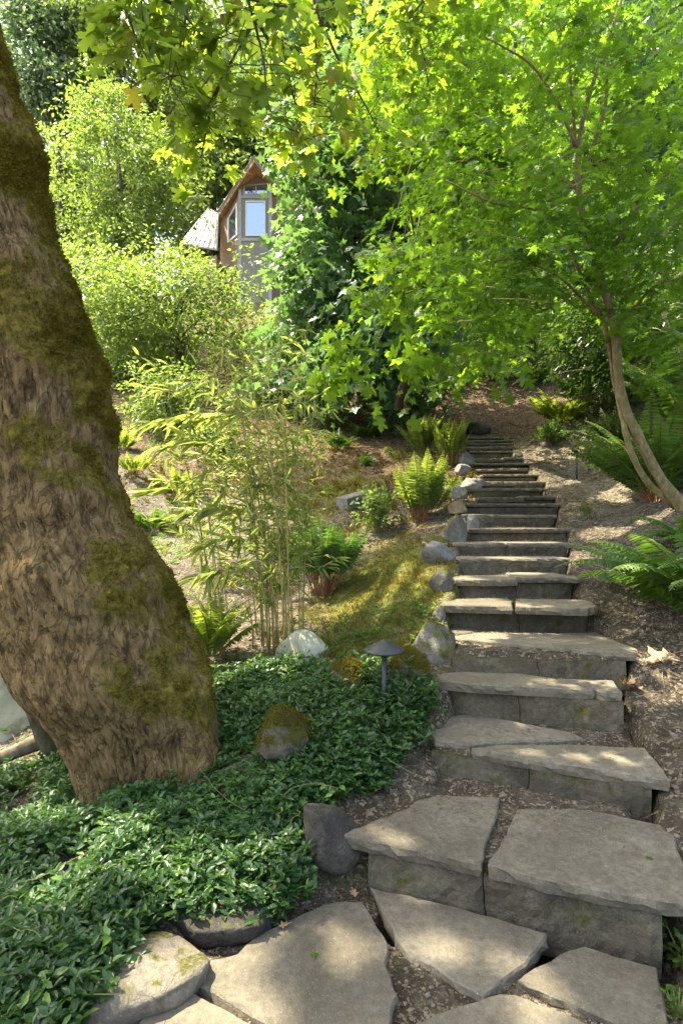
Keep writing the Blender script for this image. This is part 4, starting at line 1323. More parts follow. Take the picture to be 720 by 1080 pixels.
# ------------------------------------------------------------------ bamboo
rb = np.random.default_rng(61)
BB = gp(283, 690, 3.95)
BAM = thing('bamboo_clump', BB, 'tall clump of thin yellow bamboo canes with long pale leaves beside the big trunk', 'bamboo')
CANE = plain('bamboo_cane', (.32, .25, .09), .4, .4, (14, .35))
CANE2 = plain('bamboo_cane_green', (.19, .20, .06), .4, .4, (14, .35))
lv = Acc()
twg = lv
for i in range(30):
    bx = rb.normal(-.07, .12) + (.16 if i % 4 == 0 else 0)
    by = rb.normal(0, .13)
    p0 = np.array([bx, by, float(ground_z(BB[0] + bx, BB[1] + by)) - BB[2]])
    h = rb.uniform(1.2, 2.35)
    ln_ = rb.normal(0, .12, 2) + np.array([bx, by]) * .5 + np.array([-.22, 0])
    tt = np.linspace(0, 1, 14)
    pts = p0 + np.stack([ln_[0] * tt ** 1.6 * h * .5, ln_[1] * tt ** 1.6 * h * .5, h * tt - .10 * h * tt ** 3 * (np.abs(ln_).sum())], -1)
    r0 = rb.uniform(.004, .0075)
    c = Acc()
    N = int(h / .16)
    ts, rs = [], []
    for k in range(N):
        for f, m in ((0, 1.0), (.90, 1.0), (.94, 1.35), (.99, 1.0)):
            ts.append((k + f) / N)
            rs.append(r0 * m * (1 - .65 * (k + f) / N))
    cp = np.stack([np.interp(ts, tt, pts[:, q]) for q in range(3)], -1)
    c.tube(cp, rs, 6)
    c.build('cane', CANE if rb.random() < .65 else CANE2, BAM, True)
    # side twigs with fans of leaves
    for k in range(int(rb.integers(14, 23))):
        f = rb.uniform(.12, 1.0) ** .8
        s = np.array([np.interp(f, tt, pts[:, q]) for q in range(3)])
        az = rb.uniform(0, 2 * math.pi)
        dr = nrm(np.array([math.cos(az) - .15, math.sin(az), rb.uniform(-.05, .9)]))
        l = rb.uniform(.06, .36)
        e = s + dr * l + np.array([0, 0, -.10 * l])
        twg.tube(np.array([s, (s + e) / 2 + [0, 0, .03 * l], e]), [.0022, .0016, .001], 4, 1, caps=False)
        m = int(rb.integers(3, 7))
        fan = nrm(dr[None] + rb.normal(0, .55, (m, 3)) + np.array([0, 0, -.35]))
        at_ = s + (e - s) * rb.uniform(.45, 1.0, (m, 1))
        put_leaves(lv, 'lance', at_, fan, nrm(UP + rb.normal(0, .5, (m, 3))), rb.uniform(.05, .13, m), wide=1.5)
# a few long low leaves sweeping left
for (x, y, d) in [(170, 470, 3.7), (150, 520, 3.7), (200, 540, 3.6), (215, 575, 3.6), (190, 440, 3.8), (160, 445, 3.9), (205, 610, 3.6)]:
    e = P(x, y, d) - BB
    s = np.array([rb.normal(0, .06), rb.normal(0, .05), max(.5, e[2] - .05)])
    md = (s + e) / 2 + [0, 0, .12]
    twg.tube(np.array([s, (s + md) / 2 + [0, 0, .03], md, (md + e) / 2 + [0, 0, .02], e]), [.003, .0026, .002, .0015, .001], 5, 1)
    for f in np.linspace(.35, 1, 7):
        q = (1 - f) ** 2 * s + 2 * f * (1 - f) * md + f * f * e
        m = 3
        fan = nrm((e - s)[None] / np.linalg.norm(e - s) + rb.normal(0, .45, (m, 3)) + [0, 0, -.4])
        put_leaves(lv, 'lance', np.array([q] * m), fan, nrm(UP + rb.normal(0, .4, (m, 3))), rb.uniform(.12, .22, m), wide=1.7)
lv.build('foliage', [L_BAMBOO, CANE2], BAM)

# ------------------------------------------------------------------ small leafy shrubs on the bank
def bushlet(label, q, w, h, leaf, lm, seed, n=60, cat='shrub'):
    r = np.random.default_rng(seed)
    b = gp(*q)
    T = thing('small_shrub', b, label, cat)
    st, a, l = [], Acc(), Acc()
    pos, dr = [], []
    for i in range(n):
        e = np.array([r.normal(0, w * .5), r.normal(0, w * .5), h * r.uniform(.3, 1.05)])
        m = e * .5 + [0, 0, .1 * h]
        a.tube(np.array([[0, 0, 0], m, e]), [.004, .003, .0015], 4)
        pos.append(m)
        dr.append(e - m)
    pos, dr = np.array(pos), np.array(dr)
    L = np.linalg.norm(dr, axis=1)
    p_, d_, n_, s_ = spray(r, pos, dr, L, 9, .1, .45, leaf=leaf)
    put_leaves(l, 'small', p_, d_, n_, s_)
    a.build('stem', STALK_GRN, T)
    l.build('foliage', lm, T)
    return T
bushlet('small light green leafy shrub on the bank between stone block and steps', (398, 582, 6.0), .24, .52, .06, L_SHRUB, 401, 70)
bushlet('low green shrub on the slope right of the upper steps below the sunlit fern', (581, 478, 9.6), .28, .42, .07, L_FERN, 402, 60)
bushlet('sparse sprig growing on the right-hand slope beside the middle steps', (617, 545, 5.6), .07, .16, .035, L_SHRUB, 403, 14)
bushlet('tiny tuft of leaves on the grassy bank above the stone block', (384, 500, 8.4), .14, .14, .05, L_FERN, 404, 24)
bushlet('low pale shrub at the edge of the mulch near the bamboo tips', (345, 452, 11), .3, .45, .07, L_SHRUB, 405, 60)
bushlet('pale leafy shrub in sun at the far side of the clearing', (232, 470, 9.5), .5, .7, .09, L_SHRUB, 406, 110)
bushlet('weedy plant sprouting at the right edge beside the bottom step', (722, 960, 1.80), .07, .12, .03, L_FERN, 407, 18)
bushlet('weedy plant at the lower right corner beside the sunny flagstone', (716, 1040, 1.60), .06, .08, .025, L_FERN, 408, 16)

# ------------------------------------------------------------------ periwinkle carpet
rp = np.random.default_rng(71)
poly = np.array([onz(x, y, z)[:2] for x, y, z in [(0, 1120, .03), (84, 1070, .03), (128, 1000, .05), (170, 962, .05), (285, 950, .05), (322, 930, .06), (330, 880, .12), (352, 836, .18), (395, 830, .2), (425, 800, .25)]]
                + [P(452, 770, 2.85)[:2], P(450, 735, 3.05)[:2], P(415, 715, 3.2)[:2], P(360, 722, 3.35)[:2], P(300, 712, 3.45)[:2], P(255, 725, 3.4)[:2], P(215, 740, 3.3)[:2], P(120, 770, 3.4)[:2], P(60, 800, 3.2)[:2], P(-60, 830, 3.0)[:2], P(-120, 1120, 1.5)[:2]])
def inside(q, pg):
    x, y = q[:, 0], q[:, 1]
    c = np.zeros(len(q), bool)
    n = len(pg)
    for i in range(n):
        (x1, y1), (x2, y2) = pg[i], pg[(i + 1) % n]
        m = ((y1 > y) != (y2 > y)) & (x < (x2 - x1) * (y - y1) / (y2 - y1 + 1e-12) + x1)
        c ^= m
    return c
qs = np.c_[rp.uniform(-2.3, .6, 42000), rp.uniform(1.2, 3.6, 42000)]
qs = qs[inside(qs + rp.normal(0, .025, qs.shape), poly)]
dens = fbm(np.c_[qs * 2.4, np.zeros(len(qs))], 3, 81)
keep = rp.uniform(0, 1, len(qs)) < np.clip(.56 + dens * 1.05, .04, 1)
# bare soil by the second step, thin towards the lamp
bare = np.exp(-(((qs[:, 0] - .26) / .10) ** 2 + ((qs[:, 1] - 2.36) / .16) ** 2))
bare += np.exp(-(((qs[:, 0] - P(405, 752, 2.9)[0]) / .05) ** 2 + ((qs[:, 1] - 2.76) / .12) ** 2)) * .8
keep &= rp.uniform(0, 1, len(qs)) > bare * 1.1
qs = qs[keep]
gz = ground_z(qs[:, 0], qs[:, 1])
hgt = np.clip(.066 + .06 * fbm(np.c_[qs * 3.4, np.ones(len(qs))], 3, 83) + rp.normal(0, .018, len(qs)), .025, .22)
ivy = Acc()
nst = len(qs)
az = rp.uniform(0, 2 * math.pi, nst)
tilt = rp.uniform(.1, .9, nst)
sd = nrm(np.stack([np.cos(az) * tilt + .15, np.sin(az) * tilt - .35, np.ones(nst)], -1))
root = np.stack([qs[:, 0], qs[:, 1], gz], -1)
for lvl, nl in ((.45, 2), (.72, 2), (1.0, 2), (1.08, 2)):
    tip = root + sd * (hgt * lvl)[:, None]
    a0 = az + lvl * 7.3
    for s in range(nl):
        aa = a0 + s * math.pi + rp.normal(0, .3, nst)
        out = np.stack([np.cos(aa), np.sin(aa), rp.normal(.10 + .35 * (lvl > 1), .25, nst)], -1) + sd * .25
        nn_ = nrm(UP + rp.normal(0, .48, (nst, 3)) + sd * .3)
        put_leaves(ivy, 'ovate', tip, out, nn_, rp.uniform(.024, .052, nst) * (1 if lvl <= 1 else .72))
cover = ivy.build('ground_cover', L_VINCA)
tag(cover, 'glossy dark green periwinkle carpeting the ground around the big trunk', 'ground cover', kind='stuff')
st_a = Acc()
sel = rp.permutation(nst)[:5000]
for i in sel[:2600]:
    st_a.tube(np.array([root[i], root[i] + sd[i] * hgt[i] * 1.05]), [.0016, .001], 3, caps=False)
# trailing runners over the edge stones
for k in range(26):
    s0 = root[rp.integers(0, nst)] + [0, 0, .10]
    pts = [s0]
    d0 = nrm(np.array([rp.normal(.2, .6), rp.normal(-.4, .6), .35]))
    for j in range(7):
        d0 = nrm(d0 + rp.normal(0, .22, 3) + [0, 0, -.10])
        pts.append(pts[-1] + d0 * .04)
    st_a.tube(np.array(pts), np.linspace(.0016, .0007, 8), 4, caps=False)
tag(st_a.build('creeping_stems', STALK_GRN), 'thin stems and runners of the periwinkle', 'stems', kind='stuff')

# ------------------------------------------------------------------ litter, chips, pebbles, grass
def scatter_pts(r, n, x0, x1, y0, y1, f):
    q = np.c_[r.uniform(x0, x1, n), r.uniform(y0, y1, n)]
    return q[f(q)]
rl2 = np.random.default_rng(91)
xl_ = lambda y: np.interp(y, SD, SXL)
xr_ = lambda y: np.interp(y, SD, SXR)
def right_bank(q): return (q[:, 0] > xr_(q[:, 1]) + .03) & (q[:, 0] < xr_(q[:, 1]) + 2.2)
def left_bank(q): return (q[:, 0] < xl_(q[:, 1]) - .05) & (q[:, 1] > 3.2)
lt = Acc()
def chips(r, q, s0, s1, kind='small', lift=.006, wide=1.0, upn=.45):
    z = ground_z(q[:, 0], q[:, 1]) + near_bump(q) + lift
    n = len(q)
    put_leaves(lt, kind, np.c_[q, z], nrm(np.c_[r.normal(0, 1, (n, 2)), r.normal(0, .25, n)]), nrm(UP + r.normal(0, upn, (n, 3))), r.uniform(s0, s1, n), wide=wide)
def near_bump(q):
    p3 = np.c_[q, np.zeros(len(q))]
    w = np.exp(-((q[:, 0] / 9) ** 2 + ((q[:, 1] - 5) / 14) ** 2)) * np.where((q[:, 1] < 2.1) & (np.abs(q[:, 0]) < 1), .35, 1)
    return w * (fbm(p3 * 2.2, 4, 3) * .035 + fbm(p3 * 9, 3, 9) * .010)
chips(rl2, scatter_pts(rl2, 9000, .6, 4.5, 1.5, 8, right_bank), .005, .022)
chips(rl2, scatter_pts(rl2, 9000, -5, 2.4, 3, 12, left_bank), .012, .045)
chips(rl2, scatter_pts(rl2, 9000, -3, 4, 8, 16, lambda q: np.ones(len(q), bool)), .03, .09)
chips(rl2, scatter_pts(rl2, 5000, -.4, 1.1, 1.35, 2.2, lambda q: np.ones(len(q), bool)), .004, .012)
chips(rl2, scatter_pts(rl2, 3000, -.3, .5, 2.0, 3.2, lambda q: q[:, 0] < np.interp(q[:, 1], [2, 3.2], [.05, .45])), .006, .022)
chips(rl2, scatter_pts(rl2, 2500, -3.5, -.9, 2.8, 4.6, lambda q: np.ones(len(q), bool)), .012, .04)
# crumbs on treads and dirt beds
for k, s in enumerate(ST[:9]):
    n = 340 if k < 5 else 150
    d1 = ST[k + 1]['d']
    f = rl2.beta(3.2, 1.2, n)
    x = s['xl'] + (s['xr'] - s['xl']) * rl2.uniform(.02, .98, n)
    rot = (x - s['xl']) / (s['xr'] - s['xl'])
    y = s['d'] + (.16 - .30 * rot if k < 2 else .05 - .10 * rot if k < 4 else .02) + (d1 - s['d']) * f * (.8 if k < 2 else .9)
    z = np.full(n, s['z'] + .005)
    put_leaves(lt, 'small', np.c_[x, y, z], nrm(np.c_[rl2.normal(0, 1, (n, 2)), rl2.normal(0, .1, n)]), nrm(UP + rl2.normal(0, .25, (n, 3))), rl2.uniform(.004, .016, n))
i_ = rp.integers(0, nst, 170)
put_leaves(lt, 'small', root[i_] + sd[i_] * (hgt[i_] * 1.02)[:, None], nrm(np.c_[rl2.normal(0, 1, (170, 2)), rl2.normal(0, .3, 170)]), nrm(UP + rl2.normal(0, .5, (170, 3))), rl2.uniform(.015, .05, 170))
tag(lt.build('leaf_litter', L_DRY), 'small dead leaves and wood chips strewn over the soil and steps', 'leaf litter', kind='stuff')

pe = Acc()
pv, pf = rock_mesh(3, (1, 1, .7), 6, 1, .1)
pf = np.array(pf)
def pebbles(r, q, s0, s1):
    n = len(q)
    z = ground_z(q[:, 0], q[:, 1]) + near_bump(q)
    s = s0 + (s1 - s0) * r.uniform(0, 1, n) ** 3
    a_ = r.uniform(0, 6.28, n)
    c_, s_ = np.cos(a_), np.sin(a_)
    st = r.uniform(.6, 1.2, n)
    v = np.stack([c_[:, None] * pv[None, :, 0] - s_[:, None] * pv[None, :, 1] * st[:, None], s_[:, None] * pv[None, :, 0] + c_[:, None] * pv[None, :, 1] * st[:, None], np.broadcast_to(pv[None, :, 2], (n, len(pv)))], -1) * s[:, None, None]
    v = v + np.c_[q, z + s * .12][:, None, :]
    lo = (np.arange(n)[:, None] * len(pv) + pf.ravel()[None]).ravel()
    pe.add(v.reshape(-1, 3), lo, np.full(n * len(pf), 3))
pebbles(rl2, scatter_pts(rl2, 6500, .6, 4.0, 1.5, 8, right_bank), .005, .034)
pebbles(rl2, scatter_pts(rl2, 1800, -5, 2.4, 3.2, 10, left_bank), .006, .035)
pebbles(rl2, scatter_pts(rl2, 2200, -.4, 1.1, 1.4, 2.15, lambda q: np.ones(len(q), bool)), .004, .016)
PEB = stone_mat('pebble', (.13, .11, .085), (.22, .19, .15), (.34, .30, .25), scale=4)
tag(pe.build('pebbles', PEB, smooth=True), 'small grey and tan pebbles on bare soil beside the steps', 'pebbles', kind='stuff')

gr = Acc()
def tufts(r, q, n_bl, h0, h1):
    n = len(q)
    z = ground_z(q[:, 0], q[:, 1]) + near_bump(q)
    for k in range(n_bl):
        pos = np.c_[q + r.normal(0, .015, q.shape), z]
        put_leaves(gr, 'lance', pos, nrm(np.c_[r.normal(0, .55, (n, 2)), np.ones(n)]), nrm(r.normal(0, 1, (n, 3))), r.uniform(h0, h1, n), wide=1.1)
def mossy(q):
    m = np.exp(-(((q[:, 0] - .35) / .8) ** 2 + ((q[:, 1] - 4.6) / 1.3) ** 2)) * 1.2 + np.exp(-(((q[:, 0] + .15) / 1.3) ** 2 + ((q[:, 1] - 7.6) / 1.0) ** 2)) * .8 + .5 * np.exp(-(((q[:, 0] + .4) / .7) ** 2 + ((q[:, 1] - 3.2) / .7) ** 2))
    return (m + fbm(np.c_[q * 4, np.zeros(len(q))], 4, 87) * .6 > .55) & left_bank(q)
tufts(rl2, scatter_pts(rl2, 26000, -2, 1.9, 3.1, 9, mossy), 4, .010, .042)
tufts(rl2, scatter_pts(rl2, 500, -3, 2, 6, 9.5, left_bank), 8, .05, .12)
tag(gr.build('moss_and_grass', L_MOSS), 'short moss and thin grass on the bank left of the steps', 'moss', kind='stuff')

# two big dry leaves and a few fresh ones
def single_leaf(name, label, loc, rz, s, mat, curl=.5, tilt=(0, 0)):
    tv, tf = leaf_template('maple')
    bm = bmesh.new()
    vs = [bm.verts.new(q) for q in tv]
    bm.faces.new([vs[i] for i in tf[0][::-1]])
    bmesh.ops.triangulate(bm, faces=bm.faces[:])
    bmesh.ops.subdivide_edges(bm, edges=bm.edges[:], cuts=2, use_grid_fill=True)
    a = Acc()
    v = np.array([q.co[:] for q in bm.verts])
    bm.verts.index_update()
    f = [tuple(q.index for q in fc.verts) for fc in bm.faces]
    bm.free()
    v[:, 2] += curl * (np.abs(v[:, 1]) ** 1.6) * .9 + .12 * np.sin(v[:, 0] * 7 + v[:, 1] * 5) * curl + curl * .35 * (v[:, 0] - .5) ** 2
    v *= s
    a.faces(v, f)
    tt = np.linspace(0, 1, 6)
    a.tube(np.stack([-tt * s * .6, .06 * s * np.sin(tt * 2), .02 * s + tt * s * .12], -1), np.linspace(.0022, .0014, 6), 5)
    o = a.build(name, mat, smooth=True)
    o.location = tuple(loc)
    o.rotation_euler = (tilt[0], tilt[1], rz)
    return tag(o, label, 'leaf')
TANLEAF = leaf_mat('tan_leaf', (.34, .20, .11), (.42, .26, .15), (.35, .20, .10), .25, .6, .3)
def above(px, py, d, dz=.03):
    q = gp(px, py, d)
    q[2] += float(near_bump(q[None, :2])[0]) + dz
    return q
single_leaf('dry_leaf', 'curled tan dry leaf on the gravel nearest the third step', above(672, 739, 2.95, .035), 2.2, .105, TANLEAF, .9, (R(15), R(-20)))
single_leaf('dry_leaf', 'curled tan dry leaf farther up the gravel near the right edge', above(703, 714, 3.1, .045), 2.9, .13, TANLEAF, .9, (R(-10), R(12)))
for i, (x, y, z, s, lab) in enumerate([(683, 905, ST[0]['z'] + .006, .022, 'tiny yellow-green fallen leaf on the bottom step'), (331, 1008, .006, .022, 'tiny green fallen leaf in the middle of the wide flagstone'),
                                       (302, 975, .012, .03, 'small orange fallen leaf at the top edge of the wide flagstone'), (372, 940, .01, .03, 'small orange fallen leaf on dirt under the bottom step')]):
    single_leaf('fallen_leaf', lab, onz(x, y, z), i * 1.7, s, L_LIME if i < 2 else TANLEAF, .5)

# weathered root and log behind the trunk
LOG = bark_mat('driftwood', (.05, .04, .03), (.13, .10, .075), (.24, .20, .16), 24)
a = Acc()
lp = pxs([(18, 733, 2.9), (30, 752, 3.0), (48, 778, 3.1), (75, 800, 3.2)])
a.tube(lp, [.008, .026, .05, .06], 10, rough=.5, seed=8)
a.tube(pxs([(48, 778, 3.1), (20, 790, 3.05), (-30, 812, 3.0)]), [.045, .038, .03], 10, rough=.4, seed=9)
tag(a.build('driftwood', LOG, smooth=True), 'weathered pointed root lying left of the big trunk foot', 'driftwood')
a = Acc()
for k in range(9):
    q0 = P(690 + k * 3, 330 + 4 * k, 6.6)
    pts = [q0]
    dd = nrm(np.array([rl2.normal(-.2, .6), 0, 1]))
    for j in range(9):
        dd = nrm(dd + rl2.normal(0, .4, 3))
        pts.append(pts[-1] + dd * .07)
    a.tube(np.array(pts), np.linspace(.008, .003, 10), 5)
a.tube(pxs([(735, 420, 6.6), (715, 370, 6.6), (700, 330, 6.6), (690, 300, 6.6)]), [.014, .012, .009, .006], 6)
tag(a.build('dead_branch', plain('dead_wood', (.33, .28, .20), .8)), 'bleached bare branch behind the vine maple at the right edge', 'branch')

# ------------------------------------------------------------------ path lights
METAL = plain('black_metal', (.028, .029, .032), .55, .5, (60, .5))
LB = gp(405, 752, 2.9)
PL = thing('path_light', LB, 'black mushroom-shaped path light with a cone cap standing in the periwinkle', 'path light', 'garden path lights')
top_z = P(405, 677, 2.9)[2] - LB[2]
a = Acc()
a.tube(np.array([[0, 0, -.05], [0, 0, .1], [0, 0, top_z - .06]]), [.0125, .0125, .0125], 14)
a.tube(np.array([[0, 0, top_z - .075], [0, 0, top_z - .05], [0, 0, top_z - .03]]), [.017, .017, .03], 14)
a.build('pole', METAL, PL, True)
a = Acc()
prof = [(.0, .0), (.010, -.0015), (.04, -.017), (.075, -.036), (.101, -.050), (.1035, -.054), (.1035, -.060), (.099, -.060), (.06, -.045), (.02, -.035), (0, -.033)]
ns = 40
vv, ff = [], []
for r_, z_ in prof:
    for k in range(ns):
        t_ = 2 * math.pi * k / ns
        vv.append((max(r_, .0005) * math.cos(t_), max(r_, .0005) * math.sin(t_), top_z + .012 + z_))
for i in range(len(prof) - 1):
    for k in range(ns):
        k2 = (k + 1) % ns
        ff.append((i * ns + k, (i + 1) * ns + k, (i + 1) * ns + k2, i * ns + k2))
a.faces(vv, ff)
a.build('lamp_shade', METAL, PL, True)
LB2 = gp(608, 510, 8.0)
PL2 = thing('path_light', LB2, 'thin dark garden light stake on the slope right of the upper steps', 'path light', 'garden path lights')
a = Acc()
hh_ = P(608, 476, 8.0)[2] - LB2[2]
a.tube(np.array([[0, 0, -.05], [0, 0, hh_]]), [.013, .013], 10)
a.build('pole', METAL, PL2, True)
a = Acc()
a.tube(np.array([[.01, 0, hh_ - .015], [-.03, -.01, hh_ + .01], [-.07, -.02, hh_ + .015]]), [.02, .028, .024], 10)
a.build('lamp_head', METAL, PL2, True)

# ------------------------------------------------------------------ the house among the trees
t = NT('weathered_siding')
p = t.pos()
w = t.n('ShaderNodeTexWave', wave_type='BANDS', bands_direction='Z', wave_profile='SAW')
t.put(w.inputs['Vector'], p)
w.inputs['Scale'].default_value = 1.1
n = t.noise(t.scale(p, (1, 1, 8)), 3, 5, .7)
SIDE = t.done(t.mix(t.ramp(n, [(.3, 0.0), (.7, 1.0)]), (.20, .185, .16), (.34, .31, .27)), .85, t.bump(w.outputs[0], .8, .05), .2)
BROWN = plain('brown_siding', (.29, .215, .15), .8, .2, (6, .3))
SOFFIT = plain('cedar_soffit', (.50, .32, .18), .7, .2, (6, .3))
TRIM = plain('grey_trim', (.36, .345, .32), .7, .3, (9, .2))
WHITE = plain('white_frame', (.72, .72, .70), .5, .4)
GLASS = plain('window_glass', (.30, .36, .44), .06, .9)
GLASS.node_tree.nodes['Principled BSDF'].inputs['Metallic'].default_value = .85
MROOF = plain('pale_metal_roof', (.55, .50, .45), .45, .5, (3, .2))
HD = 32.0
def hx(px, d=HD): return (px + 6 - CX) * d / F
def hz(py, d=HD): return EYE - (py - CY) * d / F
HO = np.array([hx(262), HD, float(ground_z(hx(262), HD)) - .3])
HOUSE = thing('house', HO, 'wood-sided house with a tall glazed gable bay half hidden by trees', 'house')
def hpart(name, acc, mat, parent=None, smooth=False):
    acc.v = [x - HO for x in acc.v]
    return acc.build(name, mat, parent or HOUSE, smooth)
def prism(acc, plan, z0, z1f, mat=0):
    n = len(plan)
    v = [(x, y, z0) for x, y in plan] + [(x, y, z1f(x, y)) for x, y in plan]
    f = [(i, (i + 1) % n, n + (i + 1) % n, n + i) for i in range(n)] + [tuple(range(n - 1, -1, -1)), tuple(range(n, 2 * n))]
    acc.faces(v, f, mat)
xr0 = hx(266)                       # ridge line
zr = hz(167, HD - 1.3)
slope = (zr - hz(222, HD + 1.2)) / (hx(266) - hx(223))
roofz = lambda x, y: zr - abs(x - xr0) * slope
z0 = HO[2] - .5
x0, x1, x2, x3 = hx(226, HD + 2), hx(247), hx(279), hx(304, HD + 2)
BACK = HD + 11
a = Acc()
plan = [(x1, HD), (x2, HD), (xr0 + (xr0 - x1) * 0 + x2 - xr0 + xr0, HD + .02)]
prism(a, [(x1, HD), (xr0, HD), (x2, HD), (x2, HD + 3), (xr0, HD + 3), (x1, HD + 3)], z0, lambda x, y: roofz(x, y) - .16)
hpart('bay_wall', a, SIDE)
a = Acc()
prism(a, [(x0, HD + 2), (x1 - .004, HD + .03), (x1 - .004, HD + 3.0), (x1 - .004, BACK), (x0, BACK)], z0, lambda x, y: roofz(x, y) - .16)
prism(a, [(x2 + .004, HD + .03), (x3, HD + 2), (x3, BACK), (x2 + .004, BACK)], z0, lambda x, y: roofz(x, y) - .16)
hpart('wall', a, BROWN)
# roof: two pitches with thickness, prow overhang
a = Acc()
for s in (-1, 1):
    e = xr0 + s * (hx(266) - hx(221))
    yfr, yfe = HD - 1.3, HD + 1.2
    v = []
    for dz in (0, -.14):
        v += [(xr0, yfr, zr + dz), (e, yfe, roofz(e, 0) + dz), (e, BACK + .6, roofz(e, 0) + dz), (xr0, BACK + .6, zr + dz)]
    a.faces(v, [(0, 3, 2, 1), (4, 5, 6, 7), (0, 1, 5, 4), (1, 2, 6, 5), (2, 3, 7, 6)])
hpart('roof', a, SOFFIT)
a = Acc()
for s in (-1, 1):
    e = xr0 + s * (hx(266) - hx(220))
    v = [(xr0, HD - 1.36, zr + .10), (e, HD + 1.14, roofz(e, 0) + .10), (e, HD + 1.14, roofz(e, 0) - .22), (xr0, HD - 1.36, zr - .22),
         (xr0, HD - 1.31, zr + .10), (e, HD + 1.19, roofz(e, 0) + .10), (e, HD + 1.19, roofz(e, 0) - .22), (xr0, HD - 1.31, zr - .22)]
    a.faces(v, [(0, 1, 2, 3), (7, 6, 5, 4), (0, 4, 5, 1), (3, 2, 6, 7), (1, 5, 6, 2), (0, 3, 7, 4)])
hpart('fascia', a, BROWN)
a = Acc()
for s in (-1, 1):
    e = xr0 + s * (hx(266) - hx(219.5))
    v = []
    for dz in (.112, .15):
        v += [(xr0, HD - 1.4, zr + dz), (e, HD + 1.1, roofz(e, 0) + dz), (e, BACK + .7, roofz(e, 0) + dz), (xr0, BACK + .7, zr + dz)]
    a.faces(v, [(4, 7, 6, 5), (0, 1, 2, 3), (0, 4, 5, 1), (1, 5, 6, 2)])
hpart('roof_covering', a, MROOF)
# corner trims of the bay
a = Acc()
for xx in (x1, x2):
    a.box((xx - .09, HD - .05, z0), (xx + .09, HD - .004, roofz(xx, 0) - .2))
a.box((x1 + .095, HD - .045, hz(209)), (x2 - .095, HD - .004, hz(206)))
a.box((x1 + .095, HD - .045, hz(254)), (x2 - .095, HD - .004, hz(251)))
hpart('trim', a, TRIM)
def window(pl, py0, py1, y, parent_mat=WHITE, slant=None, name='window', mull=None):
    """pl: (x left, x right) in metres; frame of four bars and one pane behind it"""
    xa, xb = pl
    za, zb = hz(py1), hz(py0)
    fr, pn = Acc(), Acc()
    b = .075
    ztl = min(zb, roofz(xa, 0) - .20) if slant else zb
    ztr = min(zb, roofz(xb, 0) - .20) if slant else zb
    fr.box((xa, y - .07, za), (xb, y - .006, za + b))
    fr.box((xa, y - .07, za + b), (xa + b, y - .006, ztl - b))
    fr.box((xb - b, y - .07, za + b), (xb, y - .006, ztr - b))
    v = [(xa, y - .07, ztl - b), (xb, y - .07, ztr - b), (xb, y - .07, ztr), (xa, y - .07, ztl)]
    v += [(p_, y - .006, r_) for p_, q_, r_ in v]
    fr.faces(v, [(0, 1, 2, 3), (7, 6, 5, 4), (0, 4, 5, 1), (3, 2, 6, 7), (1, 5, 6, 2), (0, 3, 7, 4)])
    if mull:
        fr.box((mull - .04, y - .07, za + b), (mull + .04, y - .006, min(ztl, ztr) - b))
    w = hpart(name, fr, parent_mat)
    pn.faces([(xa + b, y - .03, za + b), (xb - b, y - .03, za + b), (xb - b, y - .03, ztr - b), (xa + b, y - .03, ztl - b)], [(0, 1, 2, 3)])
    hpart('pane', pn, GLASS, w)
    return w
window((hx(253), hx(274)), 212, 249, HD)
window((hx(251), hx(277)), 176, 206, HD, TRIM, True, mull=hx(264))
# window in the slanting side wall of the bay
a, pn = Acc(), Acc()
def sw(f, z, off):
    q = np.array([x1, HD]) * (1 - f) + np.array([x0, HD + 2]) * f
    nn_ = nrm(np.array([-2.0, -(x1 - x0)]))
    q = q + nn_ * off
    return (q[0], q[1], z)
fa, fb, za, zb, zc = .10, .58, hz(246), hz(211), hz(219)
def bar(f0, z0_, f1, z1_, f2, z2_, f3, z3_):
    v = [sw(f0, z0_, .06), sw(f1, z1_, .06), sw(f2, z2_, .06), sw(f3, z3_, .06), sw(f0, z0_, .0), sw(f1, z1_, .0), sw(f2, z2_, .0), sw(f3, z3_, .0)]
    a.faces(v, [(0, 1, 2, 3), (7, 6, 5, 4), (0, 4, 5, 1), (1, 5, 6, 2), (2, 6, 7, 3), (3, 7, 4, 0)])
bar(fa, za, fa + .06, za, fa + .06, zb - .05, fa, zb)
bar(fb - .06, za, fb, za, fb, zc, fb - .06, zc + .03)
bar(fa + .061, za, fb - .061, za, fb - .061, za + .1, fa + .061, za + .1)
bar(fa + .061, zb - .15, fb - .061, zc - .08, fb - .061, zc + .02, fa + .061, zb - .05)
w = hpart('window', a, WHITE)
pn.faces([sw(fa + .03, za + .05, .03), sw(fb - .03, za + .05, .03), sw(fb - .03, zc - .03, .03), sw(fa + .03, zb - .1, .03)], [(0, 1, 2, 3)])
hpart('pane', pn, GLASS, w)
# lower wing roof on the left: standing-seam metal
a = Acc()
c0, c1, c2, c3 = P(219, 219, HD + 3.5), P(231, 226, HD + 1.2), P(228, 262, HD - .5), P(190, 256, HD + 1.2)
c1 = np.array([hx(224, HD + 1.8), HD + 1.8, hz(224, HD + 1.8)])
nz_ = nrm(np.cross(c3 - c0, c1 - c0))
nz_ = nz_ * (1 if nz_[2] > 0 else -1)
v = [c0, c1, c2, c3] + [q - nz_ * .12 for q in (c0, c1, c2, c3)]
a.faces(v, [(0, 1, 2, 3), (7, 6, 5, 4), (0, 4, 5, 1), (1, 5, 6, 2), (2, 6, 7, 3), (3, 7, 4, 0)])
for f in np.linspace(.06, .94, 7):
    s_, e_ = c0 * (1 - f) + c1 * f + nz_ * .02, c3 * (1 - f) + c2 * f + nz_ * .02
    a.tube(np.array([s_, (s_ + e_) / 2, e_]), [.035] * 3, 4)
hpart('wing_roof', a, MROOF)
a = Acc()
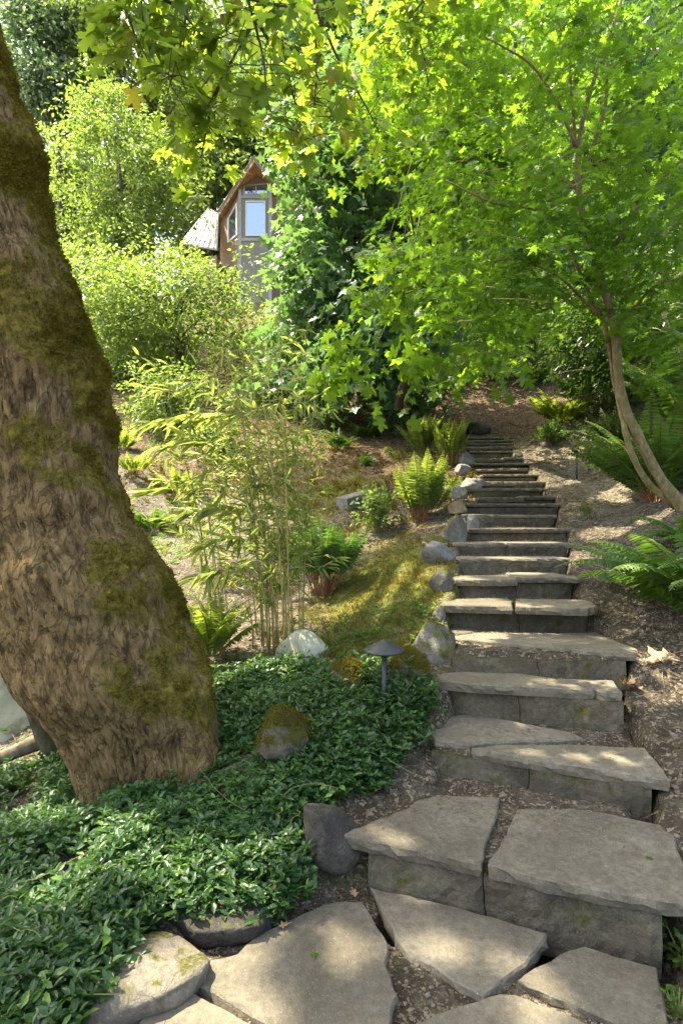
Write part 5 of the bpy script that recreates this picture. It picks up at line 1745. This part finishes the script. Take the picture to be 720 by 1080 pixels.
wl = [(c3[0] + .3, c3[1] + .6), (c2[0] - .1, c2[1] + .5), (c2[0] - .1, c2[1] + 3.4), (c3[0] + .3, c3[1] + 3.0)]
prism(a, wl, z0, lambda x, y: min(c2[2], c3[2]) - .1)
hpart('wing_wall', a, BROWN)
# deck rail under the bay on the right
a = Acc()
a.box((x2 + .15, HD - .6, hz(262)), (x2 + 1.9, HD - .5, hz(258)))
a.box((x2 + .15, HD - .6, hz(285)), (x2 + 1.9, HD + 1, hz(281)))
for xx in np.linspace(x2 + .2, x2 + 1.85, 10):
    a.box((xx - .02, HD - .57, hz(281)), (xx + .02, HD - .53, hz(262)))
hpart('deck_rail', a, TRIM)

# fallen twigs and a few larger dead leaves on the slopes
tw_ = Acc()
for q in scatter_pts(rl2, 1500, -3.5, 4.0, 2.2, 13, lambda q: right_bank(q) | left_bank(q)):
    z_ = float(ground_z(q[0], q[1])) + float(near_bump(q[None])[0]) + .008
    az_ = rl2.uniform(0, 6.28)
    l_ = rl2.uniform(.04, .22)
    u_ = np.array([math.cos(az_), math.sin(az_), 0])
    e_ = q + u_[:2] * l_
    z2 = float(ground_z(e_[0], e_[1])) + float(near_bump(e_[None])[0]) + .01
    p0_, p1_ = np.array([q[0], q[1], z_]), np.array([e_[0], e_[1], z2])
    tw_.tube(np.array([p0_, (p0_ + p1_) / 2 + [rl2.normal(0, .01), rl2.normal(0, .01), .012], p1_]), [.003, .0025, .0012], 4)
tag(tw_.build('fallen_twigs', bark_mat('twig_bark', (.08, .06, .04), (.17, .13, .09), (.27, .22, .16))), 'thin dry twigs lying on the slopes either side of the steps', 'twigs', kind='stuff')

# low weeds on the bank
wd = Acc()
q_ = scatter_pts(rl2, 5200, -3.5, 2.2, 3.4, 11, left_bank)
q_ = q_[fbm(np.c_[q_ * 1.1, np.full(len(q_), 4.0)], 3, 93) > .05]
n_ = len(q_)
z_ = ground_z(q_[:, 0], q_[:, 1]) + near_bump(q_)
for k in range(7):
    a_ = rl2.uniform(0, 6.28, n_)
    up_ = rl2.uniform(.2, 1.0, n_)
    pos_ = np.c_[q_ + rl2.normal(0, .02, (n_, 2)), z_ + rl2.uniform(0, .05, n_)]
    put_leaves(wd, 'small', pos_, np.c_[np.cos(a_), np.sin(a_), up_], nrm(UP + rl2.normal(0, .4, (n_, 3))), rl2.uniform(.018, .05, n_), wide=.8)
tag(wd.build('weeds', L_FERN), 'low green weeds sprouting across the bank left of the steps', 'weeds', kind='stuff')
